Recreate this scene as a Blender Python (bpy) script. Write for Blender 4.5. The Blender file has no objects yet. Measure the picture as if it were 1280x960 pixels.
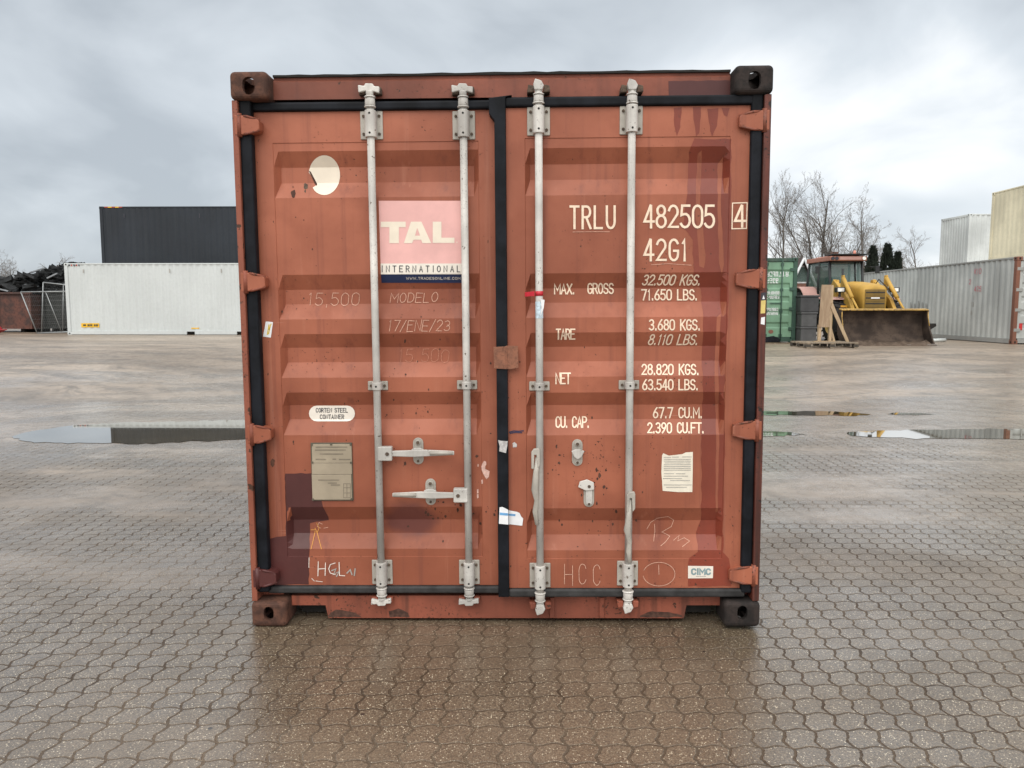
import bpy, bmesh, math, random
from mathutils import Vector, Matrix
from mathutils.geometry import tessellate_polygon
R = math.radians
rnd = random.Random(7)
scene = bpy.context.scene
COL = scene.collection

# ------------------------------------------------------------------ camera, sky, sun, exposure
cam_d = bpy.data.cameras.new('camera'); cam = bpy.data.objects.new('camera', cam_d); COL.objects.link(cam)
cam.location = (0.0981, -3.5406, 1.5278)
cam.rotation_euler = (R(90 - 5.605), 0, R(0.9945))
cam_d.sensor_width = 36; cam_d.lens = 958.8 / 1280 * 36
cam_d.clip_start = 0.05; cam_d.clip_end = 3000
scene.camera = cam
scene.view_settings.view_transform = 'Standard'
scene.view_settings.look = 'None'
scene.view_settings.gamma = 1
scene.view_settings.exposure = 0.5
scene.view_settings.use_curve_mapping = False

SUN_EL, SUN_AZ = R(48), R(200)      # azimuth clockwise from +y: behind the camera, a little to its left
wd = bpy.data.worlds.new('World'); scene.world = wd; wd.use_nodes = True
def build_world():
    nt = wd.node_tree; N = nt.nodes; L = nt.links; N.clear()
    out = N.new('ShaderNodeOutputWorld')
    sky = N.new('ShaderNodeTexSky'); sky.sky_type = 'NISHITA'; sky.sun_disc = False
    sky.sun_elevation = SUN_EL; sky.sun_rotation = SUN_AZ
    bg1 = N.new('ShaderNodeBackground'); bg1.inputs[1].default_value = 0.1
    L.new(sky.outputs[0], bg1.inputs[0])
    tc = N.new('ShaderNodeTexCoord'); sep = N.new('ShaderNodeSeparateXYZ'); L.new(tc.outputs['Generated'], sep.inputs[0])
    def mth(op, a, b=None, c=None, clamp=False):
        n = N.new('ShaderNodeMath'); n.operation = op; n.use_clamp = clamp
        for i, v in enumerate((a, b, c)):
            if v is None: continue
            if isinstance(v, (int, float)): n.inputs[i].default_value = v
            else: L.new(v, n.inputs[i])
        return n.outputs[0]
    zc = mth('MAXIMUM', sep.outputs[2], 0.0)
    den = mth('ADD', zc, 0.48)
    cx = mth('DIVIDE', sep.outputs[0], den); cy = mth('DIVIDE', sep.outputs[1], den)
    cmb = N.new('ShaderNodeCombineXYZ'); L.new(cx, cmb.inputs[0]); L.new(cy, cmb.inputs[1])
    def noise(scale, detail, off, rough=0.5, dist=0.0):
        mp = N.new('ShaderNodeMapping'); mp.inputs['Location'].default_value = off
        L.new(cmb.outputs[0], mp.inputs[0])
        n = N.new('ShaderNodeTexNoise'); n.inputs['Scale'].default_value = scale; n.inputs['Detail'].default_value = detail
        n.inputs['Roughness'].default_value = rough; n.inputs['Distortion'].default_value = dist
        L.new(mp.outputs[0], n.inputs[0]); return n.outputs[0]
    a = noise(1.05, 4, (3.1, 1.7, 0), 0.5, 0.3); b = noise(3.2, 5, (0.3, 5.2, 0), 0.52, 0.4)
    cl = mth('ADD', mth('MULTIPLY', a, 0.68), mth('MULTIPLY', b, 0.32))
    cl = mth('ADD', cl, mth('ADD', mth('MULTIPLY', sep.outputs[0], 0.07), mth('MULTIPLY', mth('SUBTRACT', 0.20, mth('MINIMUM', zc, 0.45)), 0.36)))   # the cloud deck thins toward the right and the horizon
    rp = N.new('ShaderNodeValToRGB'); L.new(cl, rp.inputs[0])
    e = rp.color_ramp.elements
    e[0].position = 0.37; e[0].color = (0.36, 0.395, 0.43, 1)
    e[1].position = 0.64; e[1].color = (0.90, 0.905, 0.90, 1)
    m = e.new(0.50); m.color = (0.55, 0.59, 0.625, 1)
    # an overcast sky is brighter overhead than near the horizon
    up = N.new('ShaderNodeMapRange'); up.interpolation_type = 'SMOOTHSTEP'
    L.new(sep.outputs[2], up.inputs[0]); up.inputs[1].default_value = 0.33; up.inputs[2].default_value = 0.95
    up.inputs[3].default_value = 1.0; up.inputs[4].default_value = 2.4
    # and brighter on the side the sun is on
    bk = N.new('ShaderNodeMapRange'); bk.interpolation_type = 'SMOOTHSTEP'
    L.new(sep.outputs[1], bk.inputs[0]); bk.inputs[1].default_value = 0.25; bk.inputs[2].default_value = -0.7
    bk.inputs[3].default_value = 1.0; bk.inputs[4].default_value = 1.7
    st = mth('MULTIPLY', up.outputs[0], bk.outputs[0])
    wm_ = N.new('ShaderNodeMix'); wm_.data_type = 'RGBA'; wm_.blend_type = 'MULTIPLY'          # thinner, warmer cloud where it is brightest
    L.new(mth('MULTIPLY', mth('SUBTRACT', st, 1.0), 0.9, clamp=True), wm_.inputs[0]); L.new(rp.outputs[0], wm_.inputs[6]); wm_.inputs[7].default_value = (1.02, 0.96, 0.89, 1)
    bg2 = N.new('ShaderNodeBackground'); L.new(wm_.outputs[2], bg2.inputs[0]); L.new(st, bg2.inputs[1])
    mx = N.new('ShaderNodeMixShader'); mx.inputs[0].default_value = 0.93
    L.new(bg1.outputs[0], mx.inputs[1]); L.new(bg2.outputs[0], mx.inputs[2]); L.new(mx.outputs[0], out.inputs[0])
build_world()
sun_d = bpy.data.lights.new('sun', 'SUN'); sun_d.energy = 1.2; sun_d.angle = R(50); sun_d.color = (1, 0.95, 0.87)
sun = bpy.data.objects.new('sun', sun_d); COL.objects.link(sun)
sd = Vector((math.sin(SUN_AZ) * math.cos(SUN_EL), math.cos(SUN_AZ) * math.cos(SUN_EL), math.sin(SUN_EL)))
sun.rotation_euler = (-sd).to_track_quat('-Z', 'Y').to_euler(); sun.location = sd * 50

# ------------------------------------------------------------------ materials
class NB:
    def __init__(s, name):
        s.m = bpy.data.materials.new(name); s.m.use_nodes = True
        s.N = s.m.node_tree.nodes; s.L = s.m.node_tree.links
        s.b = s.N['Principled BSDF']; s.tc = s.N.new('ShaderNodeTexCoord'); s.co = s.tc.outputs['Object']
    def put(s, sock, v):
        if isinstance(v, (int, float)): sock.default_value = v
        elif isinstance(v, tuple): sock.default_value = v if len(v) != 3 or sock.type == 'VECTOR' else (*v, 1)
        else: s.L.new(v, sock)
    def math(s, op, a, b=None, c=None, clamp=False):
        n = s.N.new('ShaderNodeMath'); n.operation = op; n.use_clamp = clamp
        for i, v in enumerate((a, b, c)):
            if v is not None: s.put(n.inputs[i], v)
        return n.outputs[0]
    def map(s, loc=(0, 0, 0), rot=(0, 0, 0), scale=(1, 1, 1), co=None):
        n = s.N.new('ShaderNodeMapping'); n.inputs[1].default_value = loc; n.inputs[2].default_value = rot; n.inputs[3].default_value = scale
        s.L.new(co or s.co, n.inputs[0]); return n.outputs[0]
    def noise(s, scale, detail=3, rough=0.5, co=None, dist=0.0):
        n = s.N.new('ShaderNodeTexNoise'); n.inputs['Scale'].default_value = scale; n.inputs['Detail'].default_value = detail
        n.inputs['Roughness'].default_value = rough; n.inputs['Distortion'].default_value = dist
        s.L.new(co or s.co, n.inputs[0]); return n.outputs[0]
    def vor(s, scale, co=None, out='Distance'):
        n = s.N.new('ShaderNodeTexVoronoi'); n.inputs['Scale'].default_value = scale
        s.L.new(co or s.co, n.inputs[0]); return n.outputs[out]
    def ramp(s, v, a, b, lo=0.0, hi=1.0, smooth=True):
        n = s.N.new('ShaderNodeMapRange'); n.interpolation_type = 'SMOOTHSTEP' if smooth else 'LINEAR'
        s.put(n.inputs[0], v)
        for i, q in enumerate((a, b, lo, hi)): n.inputs[i + 1].default_value = q
        return n.outputs[0]
    def mix(s, f, a, b, mode='MIX'):
        n = s.N.new('ShaderNodeMix'); n.data_type = 'RGBA'; n.blend_type = mode
        s.put(n.inputs[0], f); s.put(n.inputs[6], a); s.put(n.inputs[7], b); return n.outputs[2]
    def bump(s, h, dist=0.002, strength=1.0):
        n = s.N.new('ShaderNodeBump'); n.inputs['Distance'].default_value = dist; n.inputs['Strength'].default_value = strength
        s.put(n.inputs['Height'], h); s.L.new(n.outputs[0], s.b.inputs['Normal']); return n.outputs[0]
    def out(s, col=None, rough=None, metal=None, spec=None):
        if col is not None: s.put(s.b.inputs['Base Color'], col)
        if rough is not None: s.put(s.b.inputs['Roughness'], rough)
        if metal is not None: s.put(s.b.inputs['Metallic'], metal)
        if spec is not None: s.put(s.b.inputs['Specular IOR Level'], spec)
        return s.m

def sc(c, k): return tuple(x * k for x in c)
def paint(name, c, rust=0.25, streak=0.25, rough=0.5, rustc=(0.055, 0.024, 0.014), var=0.16, size=1.0, dirt=(0.13, 0.11, 0.09), bump=0.0006, spec=0.35, chip=0.0):
    """weathered coat: uneven tone, run-off streaks down the face, chips gone to rust"""
    n = NB(name)
    big = n.noise(1.7 * size, 4, 0.55); fine = n.noise(26 * size, 4, 0.6)
    col = n.mix(n.ramp(big, 0.32, 0.7), sc(c, 1 - var), sc(c, 1 + var))
    col = n.mix(n.math('MULTIPLY', n.ramp(fine, 0.4, 0.75), 0.22), col, sc(c, 0.72))
    st = n.noise(1.0, 3, 0.6, n.map(scale=(11 * size, 11 * size, 0.55 * size)))
    col = n.mix(n.math('MULTIPLY', n.ramp(st, 0.5, 0.8), streak), col, dirt)
    clump = n.ramp(n.noise(2.3 * size, 3, 0.5), 0.42, 0.68)
    chips = n.ramp(n.noise(55 * size, 3, 0.55), 0.66 - chip, 0.70 - chip)
    chips2 = n.ramp(n.noise(17 * size, 4, 0.6), 0.71 - chip, 0.74 - chip)
    rm = n.math('MULTIPLY', n.math('MAXIMUM', n.math('MULTIPLY', chips, clump), chips2), min(1.0, rust * 3), clamp=True)
    col = n.mix(rm, col, rustc)
    n.bump(n.math('ADD', n.math('MULTIPLY', fine, 0.5), n.math('MULTIPLY', rm, -1.0)), bump)
    return n.out(col, n.math('ADD', n.math('MULTIPLY', fine, 0.25), rough - 0.12), spec=spec)
def plain(name, c, rough=0.6, metal=0.0, var=0.18, scale=12.0, bump=0.0, spec=0.4):
    n = NB(name)
    f = n.noise(scale, 5, 0.6)
    col = n.mix(n.ramp(f, 0.3, 0.72), sc(c, 1 - var), sc(c, 1 + var))
    if bump: n.bump(f, bump)
    return n.out(col, rough, metal, spec)
def rusty(name, c1, c2, scale=14.0, rough=0.8):
    n = NB(name)
    f = n.noise(scale, 6, 0.65); g = n.noise(scale * 4, 3, 0.6)
    col = n.mix(n.ramp(f, 0.38, 0.62), c1, c2)
    col = n.mix(n.math('MULTIPLY', n.ramp(g, 0.5, 0.7), 0.5), col, sc(c1, 0.45))
    n.bump(n.math('ADD', f, n.math('MULTIPLY', g, 0.5)), 0.002)
    return n.out(col, rough, spec=0.25)

def door_paint(name, c):
    """sun-chalked oxide paint: faded clouds, run-off streaks, scuffs and freckles of rust"""
    n = NB(name)
    big = n.noise(0.9, 5, 0.6); mid = n.noise(4.5, 5, 0.62); fine = n.noise(38, 4, 0.65)
    col = n.mix(n.ramp(big, 0.34, 0.66), (c[0] * .77, c[1] * .74, c[2] * .72), (c[0] * 1.2, c[1] * 1.26, c[2] * 1.3))
    col = n.mix(n.math('MULTIPLY', n.ramp(mid, 0.42, 0.72), 0.35), col, (c[0] * .62, c[1] * .55, c[2] * .55))
    st = n.noise(1.0, 4, 0.65, n.map(scale=(17, 17, 0.42)))
    col = n.mix(n.math('MULTIPLY', n.ramp(st, 0.50, 0.74), 0.52), col, (0.150, 0.044, 0.030))
    pale = n.noise(1.0, 4, 0.65, n.map(loc=(5, 0, 2), scale=(23, 23, 0.7)))
    col = n.mix(n.math('MULTIPLY', n.ramp(pale, 0.58, 0.80), 0.30), col, (0.46, 0.20, 0.13))
    sc1 = n.noise(1.0, 2, 0.5, n.map(rot=(0, R(62), 0), scale=(3, 3, 190))); sc2 = n.noise(2.6, 3)
    scm = n.math('MULTIPLY', n.ramp(sc1, 0.70, 0.74), n.ramp(sc2, 0.56, 0.66))
    col = n.mix(n.math('MULTIPLY', scm, 0.55), col, (0.50, 0.25, 0.18))
    sp = n.N.new('ShaderNodeSeparateXYZ'); n.L.new(n.co, sp.inputs[0])
    ex = n.math('DIVIDE', n.math('ADD', sp.outputs[0], 0.46), 0.15); ez = n.math('DIVIDE', n.math('SUBTRACT', sp.outputs[2], 0.50), 0.10)
    rr_ = n.math('ADD', n.math('SQRT', n.math('ADD', n.math('MULTIPLY', ex, ex), n.math('MULTIPLY', ez, ez))), n.math('MULTIPLY', n.math('SUBTRACT', n.noise(9, 3), .5), .9))
    col = n.mix(n.ramp(rr_, 0.55, 1.15, 0.72, 0.0), col, (0.085, 0.026, 0.026))
    clump = n.ramp(n.noise(3.1, 3, 0.5), 0.44, 0.66)
    fr = n.math('MULTIPLY', n.ramp(n.noise(72, 3, 0.55), 0.67, 0.70), clump)
    fr = n.math('MAXIMUM', fr, n.ramp(n.noise(21, 4, 0.62), 0.725, 0.745))
    col = n.mix(fr, col, (0.050, 0.022, 0.014))
    n.bump(n.math('ADD', n.math('ADD', n.math('MULTIPLY', fine, 0.25), n.math('MULTIPLY', n.noise(2.2, 3), 3.2)), n.math('MULTIPLY', fr, -1.0)), 0.0010)
    return n.out(col, n.math('ADD', n.math('MULTIPLY', mid, 0.35), 0.36), spec=0.35)
M = {}
RED = (0.316, 0.096, 0.051)
M['red'] = door_paint('oxide_red_paint', RED)
M['header'] = paint('stained_red_paint', (0.20, 0.060, 0.036), rust=0.5, streak=0.5, rough=0.55, size=1.3, chip=.05, var=.28, dirt=(0.075, 0.026, 0.02))
M['red_worn'] = paint('worn_oxide_red_paint', (0.235, 0.066, 0.038), rust=1.0, streak=0.75, rough=0.6, size=1.3, chip=.06, var=.3, dirt=(0.045, 0.021, 0.015))
M['post'] = paint('rust_bitten_red_paint', (0.24, 0.072, 0.042), rust=1.2, streak=0.6, size=1.5, chip=.085, dirt=(0.035, 0.018, 0.013))
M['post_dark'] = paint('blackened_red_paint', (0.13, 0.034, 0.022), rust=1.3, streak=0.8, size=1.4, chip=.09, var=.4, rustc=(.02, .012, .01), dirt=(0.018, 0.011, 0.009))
M['maroon'] = paint('fresh_maroon_paint', (0.075, 0.021, 0.019), rust=0.1, streak=0.15, rough=0.42, dirt=(0.09, 0.04, 0.035))
M['wet'] = paint('wet_red_paint', (0.20, 0.042, 0.024), rust=0.3, streak=0.35, rough=0.33, dirt=(0.11, 0.03, 0.022))
M['casting'] = rusty('rusty_cast_steel', (0.115, 0.052, 0.034), (0.060, 0.030, 0.022), 16)
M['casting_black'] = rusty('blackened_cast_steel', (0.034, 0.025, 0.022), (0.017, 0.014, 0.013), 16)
M['rubber'] = plain('black_rubber', (0.008, 0.009, 0.012), 0.6, 0, 0.5, 9, spec=.15)
M['rubber_dusty'] = plain('dusty_rubber', (0.026, 0.025, 0.025), 0.6, 0, 0.5, 14)
M['rod'] = paint('chipped_galvanised_bar', (0.50, 0.475, 0.44), rust=0.7, streak=0.5, rough=0.5, rustc=(0.13, 0.10, 0.08), size=2.2, var=.24, chip=.04, dirt=(0.22, 0.19, 0.165))
M['bracket'] = paint('dull_zinc', (0.39, 0.36, 0.315), rust=0.8, streak=0.5, rough=0.5, rustc=(0.13, 0.10, 0.08), size=4, dirt=(0.27, 0.24, 0.20))
M['bolt'] = rusty('rusty_bolt', (0.12, 0.085, 0.06), (0.07, 0.05, 0.04), 60)
M['hole'] = plain('recess_shade_black', (0.012, 0.011, 0.01), 0.9)  # near-black in place of the shade inside holes and the doorway
M['underside'] = plain('near_black_underframe', (0.016, 0.014, 0.012), 0.9)  # near-black tone shared by underframe, roof lip and skids
M['cream'] = plain('cream_lettering', (0.80, 0.63, 0.48), 0.6, 0, 0.10, 40)
M['chalk'] = plain('chalk_mark', (0.58, 0.33, 0.24), 0.8, 0, 0.25, 120)
M['chalk_faint'] = plain('faint_chalk_mark', (0.47, 0.20, 0.13), 0.8, 0, 0.25, 120)
M['chalk_white'] = plain('white_chalk', (0.72, 0.62, 0.55), 0.8, 0, 0.2, 120)
M['orange_mark'] = plain('orange_paint_mark', (0.55, 0.25, 0.06), 0.7)
M['blue_mark'] = plain('blue_paint_smear', (0.03, 0.025, 0.06), 0.6)
M['pink'] = plain('faded_pink_vinyl', (0.72, 0.40, 0.37), 0.45, 0, 0.08, 6)
M['white_vinyl'] = plain('white_vinyl', (0.74, 0.68, 0.60), 0.45, 0, 0.06, 12)
M['cream_vinyl'] = plain('cream_vinyl', (0.75, 0.66, 0.54), 0.45, 0, 0.05, 12)
M['navy'] = plain('navy_vinyl', (0.015, 0.028, 0.085), 0.4, 0, 0.15, 12)
M['ink'] = plain('black_ink', (0.035, 0.035, 0.045), 0.6)
M['ink_grey'] = plain('grey_print', (0.34, 0.32, 0.29), 0.7)
M['ink_teal'] = plain('teal_print', (0.22, 0.32, 0.34), 0.6)
M['plate'] = plain('brushed_data_plate', (0.36, 0.30, 0.22), 0.42, 0.25, 0.10, 8)
M['plate_frame'] = plain('plate_rim', (0.10, 0.085, 0.06), 0.6)
M['plate_ink'] = plain('plate_engraving', (0.20, 0.165, 0.12), 0.6)
M['paper'] = plain('paper', (0.72, 0.66, 0.55), 0.8, 0, 0.06, 20)
M['paper_white'] = plain('white_paper', (0.75, 0.75, 0.76), 0.7, 0, 0.05, 20)
M['yellow_print'] = plain('yellow_print', (0.60, 0.42, 0.05), 0.6)
M['yellow_tag'] = plain('yellow_tag', (0.62, 0.48, 0.16), 0.6)
M['red_tape'] = plain('red_tape', (0.50, 0.02, 0.035), 0.4)
M['tape_silver'] = plain('silver_tape', (0.50, 0.48, 0.47), 0.4, 0.3, 0.25, 60)
M['blue_print'] = plain('blue_print', (0.14, 0.34, 0.60), 0.6)
M['scrape'] = plain('pink_primer_scrape', (0.62, 0.40, 0.34), 0.7, 0, 0.2, 80)
M['grime'] = plain('dark_grime', (0.075, 0.035, 0.024), 0.85, 0, 0.4, 60)

# ------------------------------------------------------------------ mesh helpers
class MB:
    def __init__(s): s.bm = bmesh.new()
    def face(s, pts, smooth=False):
        f = s.bm.faces.new([s.bm.verts.new(p) for p in pts]); f.smooth = smooth; return f
    def box(s, x0, x1, y0, y1, z0, z1, mtx=None):
        v = [s.bm.verts.new(p) for p in ((x0,y0,z0),(x1,y0,z0),(x1,y1,z0),(x0,y1,z0),(x0,y0,z1),(x1,y0,z1),(x1,y1,z1),(x0,y1,z1))]
        if mtx is not None:
            for q in v: q.co = mtx @ q.co
        for f in ((0,3,2,1),(4,5,6,7),(0,1,5,4),(1,2,6,5),(2,3,7,6),(3,0,4,7)): s.bm.faces.new([v[i] for i in f])
        return s
    def cyl(s, p0, p1, r0, r1=None, n=14, caps=True):
        return s.tube([p0, p1], [r0, r0 if r1 is None else r1], n, caps)
    def tube(s, path, rad, n=8, caps=True):
        path = [Vector(p) for p in path]
        if isinstance(rad, (int, float)): rad = [rad] * len(path)
        rings = []; up = None
        for i, p in enumerate(path):
            d = (path[min(i + 1, len(path) - 1)] - path[max(i - 1, 0)])
            d = d.normalized() if d.length > 1e-9 else Vector((0, 0, 1))
            if up is None:
                up = Vector((0, 0, 1)) if abs(d.z) < 0.9 else Vector((1, 0, 0))
            a = d.cross(up); a = a.normalized() if a.length > 1e-6 else d.orthogonal().normalized()
            b = a.cross(d).normalized(); up = b
            rings.append([s.bm.verts.new(p + (a * math.cos(2 * math.pi * k / n) + b * math.sin(2 * math.pi * k / n)) * rad[i]) for k in range(n)])
        for r0, r1 in zip(rings, rings[1:]):
            for k in range(n):
                f = s.bm.faces.new((r0[k], r0[(k + 1) % n], r1[(k + 1) % n], r1[k])); f.smooth = True
        if caps:
            s.bm.faces.new(rings[0][::-1]); s.bm.faces.new(rings[-1])
        return s
    def prism(s, pts, axis, a0, a1):
        def mk(p, a):
            if axis == 'y': return (p[0], a, p[1])
            if axis == 'x': return (a, p[0], p[1])
            return (p[0], p[1], a)
        A = [s.bm.verts.new(mk(p, a0)) for p in pts]; B = [s.bm.verts.new(mk(p, a1)) for p in pts]
        n = len(pts)
        for i in range(n): s.bm.faces.new((A[i], A[(i + 1) % n], B[(i + 1) % n], B[i]))
        tri = tessellate_polygon([[Vector((p[0], p[1], 0)) for p in pts]])
        for t in tri:
            s.bm.faces.new([A[i] for i in t]); s.bm.faces.new([B[i] for i in t])
        return s
    def build(s, name, mat, parent=None, bev=0.0, seg=2, norm=True):
        bm = s.bm
        if norm: bmesh.ops.recalc_face_normals(bm, faces=bm.faces)
        if bev:
            bmesh.ops.dissolve_limit(bm, angle_limit=0.02, verts=bm.verts, edges=bm.edges)
            es = [e for e in bm.edges if len(e.link_faces) == 2 and e.calc_face_angle(0) > 0.6 and not (e.link_faces[0].smooth and e.link_faces[1].smooth)]
            bmesh.ops.bevel(bm, geom=es, offset=bev, segments=seg, affect='EDGES', clamp_overlap=True, profile=0.5)
        me = bpy.data.meshes.new(name); bm.to_mesh(me); bm.free()
        me.materials.append(mat)
        o = bpy.data.objects.new(name, me); COL.objects.link(o)
        if parent is not None: o.parent = parent
        return o
def tag(o, label, cat, group=None, kind=None):
    if label: o['label'] = label
    if cat: o['category'] = cat
    if group: o['group'] = group
    if kind: o['kind'] = kind
    return o
def empty(name, loc, rz, label, cat, group=None):
    o = bpy.data.objects.new(name, None); COL.objects.link(o); o.location = loc; o.rotation_euler = (0, 0, rz)
    o.empty_display_size = 0.2
    return tag(o, label, cat, group)
GZ = 0.47                                    # the far yard lies a little higher
def ground_z(y):
    t = min(1, max(0, (y - 8) / 10)); return GZ * t * t * (3 - 2 * t)

# ---- single-stroke lettering: polylines in a unit cell (x 0..1, y 0..1)
def arc(cx, cy, rx, ry, a0, a1, n=9):
    return [(cx + rx * math.cos(R(a0 + (a1 - a0) * i / (n - 1))), cy + ry * math.sin(R(a0 + (a1 - a0) * i / (n - 1)))) for i in range(n)]
G = {
 '0': [arc(.5, .7, .5, .3, 0, 180) + arc(.5, .3, .5, .3, 180, 360) + [(1, .7)]],
 '1': [[(.25, .84), (.55, 1), (.55, 0)]],
 '2': [arc(.5, .72, .48, .28, 165, -25, 9) + [(.02, .02), (1, .02)]],
 '3': [arc(.48, .75, .46, .25, 150, -90, 9) , arc(.48, .26, .5, .26, 90, -150, 9)],
 '4': [[(.72, 0), (.72, .98)], [(.66, 1), (0, .27), (1, .27)]],
 '5': [[(.92, 1), (.14, 1), (.06, .56)] + arc(.46, .31, .52, .31, 105, -150, 10)],
 '6': [[(.80, 1), (.45, .78), (.14, .50), (.03, .32)], arc(.5, .28, .47, .28, 180, 540, 17)],
 '7': [[(0, 1), (1, 1), (.35, 0)]],
 '8': [arc(.5, .77, .42, .23, -90, 270, 14), arc(.5, .27, .5, .27, 90, 450, 14)],
 '9': [[(.20, 0), (.55, .22), (.86, .50), (.97, .68)], arc(.5, .72, .47, .28, 0, 360, 17)],
 'A': [[(0, 0), (.5, 1), (1, 0)], [(.2, .34), (.8, .34)]],
 'B': [[(0, 0), (0, 1)], [(0, 1), (.5, 1)] + arc(.5, .76, .42, .24, 90, -90, 7) + [(0, .52)], [(.5, .52)] + arc(.5, .26, .5, .26, 90, -90, 7) + [(0, 0)]],
 'C': [arc(.52, .7, .48, .3, 20, 180, 8) + arc(.52, .3, .48, .3, 180, 340, 8)],
 'D': [[(0, 0), (0, 1)], [(0, 1), (.4, 1)] + arc(.4, .5, .6, .5, 90, -90, 12) + [(0, 0)]],
 'E': [[(1, 1), (0, 1), (0, 0), (1, 0)], [(0, .52), (.8, .52)]],
 'F': [[(1, 1), (0, 1), (0, 0)], [(0, .52), (.8, .52)]],
 'G': [arc(.52, .7, .48, .3, 25, 180, 8) + arc(.52, .3, .48, .3, 180, 360, 8) + [(1, .46), (.55, .46)]],
 'H': [[(0, 0), (0, 1)], [(1, 0), (1, 1)], [(0, .5), (1, .5)]],
 'I': [[(.5, 0), (.5, 1)]],
 'K': [[(0, 0), (0, 1)], [(1, 1), (0, .42)], [(.25, .58), (1, 0)]],
 'L': [[(0, 1), (0, 0), (.9, 0)]],
 'M': [[(0, 0), (0, 1), (.5, .35), (1, 1), (1, 0)]],
 'N': [[(0, 0), (0, 1), (1, 0), (1, 1)]],
 'O': [arc(.5, .5, .5, .5, 90, 450, 18)],
 'P': [[(0, 0), (0, 1)], [(0, 1), (.5, 1)] + arc(.5, .74, .48, .26, 90, -90, 8) + [(0, .48)]],
 'R': [[(0, 0), (0, 1)], [(0, 1), (.5, 1)] + arc(.5, .75, .46, .25, 90, -90, 8) + [(0, .5)], [(.45, .5), (1, 0)]],
 'S': [arc(.5, .75, .46, .25, 20, 270, 11) + arc(.5, .25, .48, .25, 90, -160, 11)],
 'T': [[(0, 1), (1, 1)], [(.5, 1), (.5, 0)]],
 'U': [[(0, 1), (0, .3)] + arc(.5, .3, .5, .3, 180, 360, 9) + [(1, 1)]],
 'V': [[(0, 1), (.5, 0), (1, 1)]],
 'W': [[(0, 1), (.25, 0), (.5, .8), (.75, 0), (1, 1)]],
 'X': [[(0, 0), (1, 1)], [(0, 1), (1, 0)]],
 'Y': [[(0, 1), (.5, .5), (1, 1)], [(.5, .5), (.5, 0)]],
 '.': [[(.40, .0), (.40, .09)]], ',': [[(.5, .1), (.3, -.14)]], '/': [[(0, -.05), (1, 1.05)]],
}
WIDE = {'I': .35, '1': .6, '.': .3, ',': .35, ' ': .75, 'M': 1.25, 'W': 1.35, '/': .8}
def lines_of(text, gap=.32, jit=0.0, rr=None):
    """strokes laid out on a row one unit tall; returns strokes and the total advance (cell widths)"""
    out = []; x = 0
    for ch in text:
        w = WIDE.get(ch, 1.0)
        for st in G.get(ch, []):
            dx, dy = ((rr.uniform(-jit, jit), rr.uniform(-jit, jit)) if rr else (0, 0))
            out.append([(x + px * w + dx + (rr.uniform(-jit, jit) * .4 if rr else 0), py + dy + (rr.uniform(-jit, jit) * .4 if rr else 0)) for px, py in st])
        x += w + gap
    return out, x - gap
def ribbon(pts, w):
    """mitred strip along a polyline in the plane -> (left, right) point lists"""
    P2 = [Vector(p) for p in pts]; Ls, Rs = [], []
    P2 = [p for i, p in enumerate(P2) if i == 0 or (p - P2[i - 1]).length > 1e-6]
    n = len(P2)
    closed = n > 3 and (P2[0] - P2[-1]).length < 1e-6
    for i in range(n):
        a = P2[i - 1] if i > 0 else (P2[-2] if closed else None)
        b = P2[i + 1] if i < n - 1 else (P2[1] if closed else None)
        d1 = (P2[i] - a).normalized() if a is not None and (P2[i] - a).length > 1e-9 else None
        d2 = (b - P2[i]).normalized() if b is not None and (b - P2[i]).length > 1e-9 else None
        if d1 is None: d1 = d2
        if d2 is None: d2 = d1
        n1 = Vector((-d1.y, d1.x)); n2 = Vector((-d2.y, d2.x)); m = n1 + n2
        if m.length < 0.25: m = n1.copy(); k = 1
        else:
            m.normalize(); k = min(1.8, 1 / max(.3, m.dot(n1)))
        e = Vector((0, 0))
        if not closed and i == 0: e = -d1 * w * .5
        if not closed and i == n - 1: e = d1 * w * .5
        Ls.append(P2[i] + m * k * w * .5 + e); Rs.append(P2[i] - m * k * w * .5 + e)
    return Ls, Rs

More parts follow.
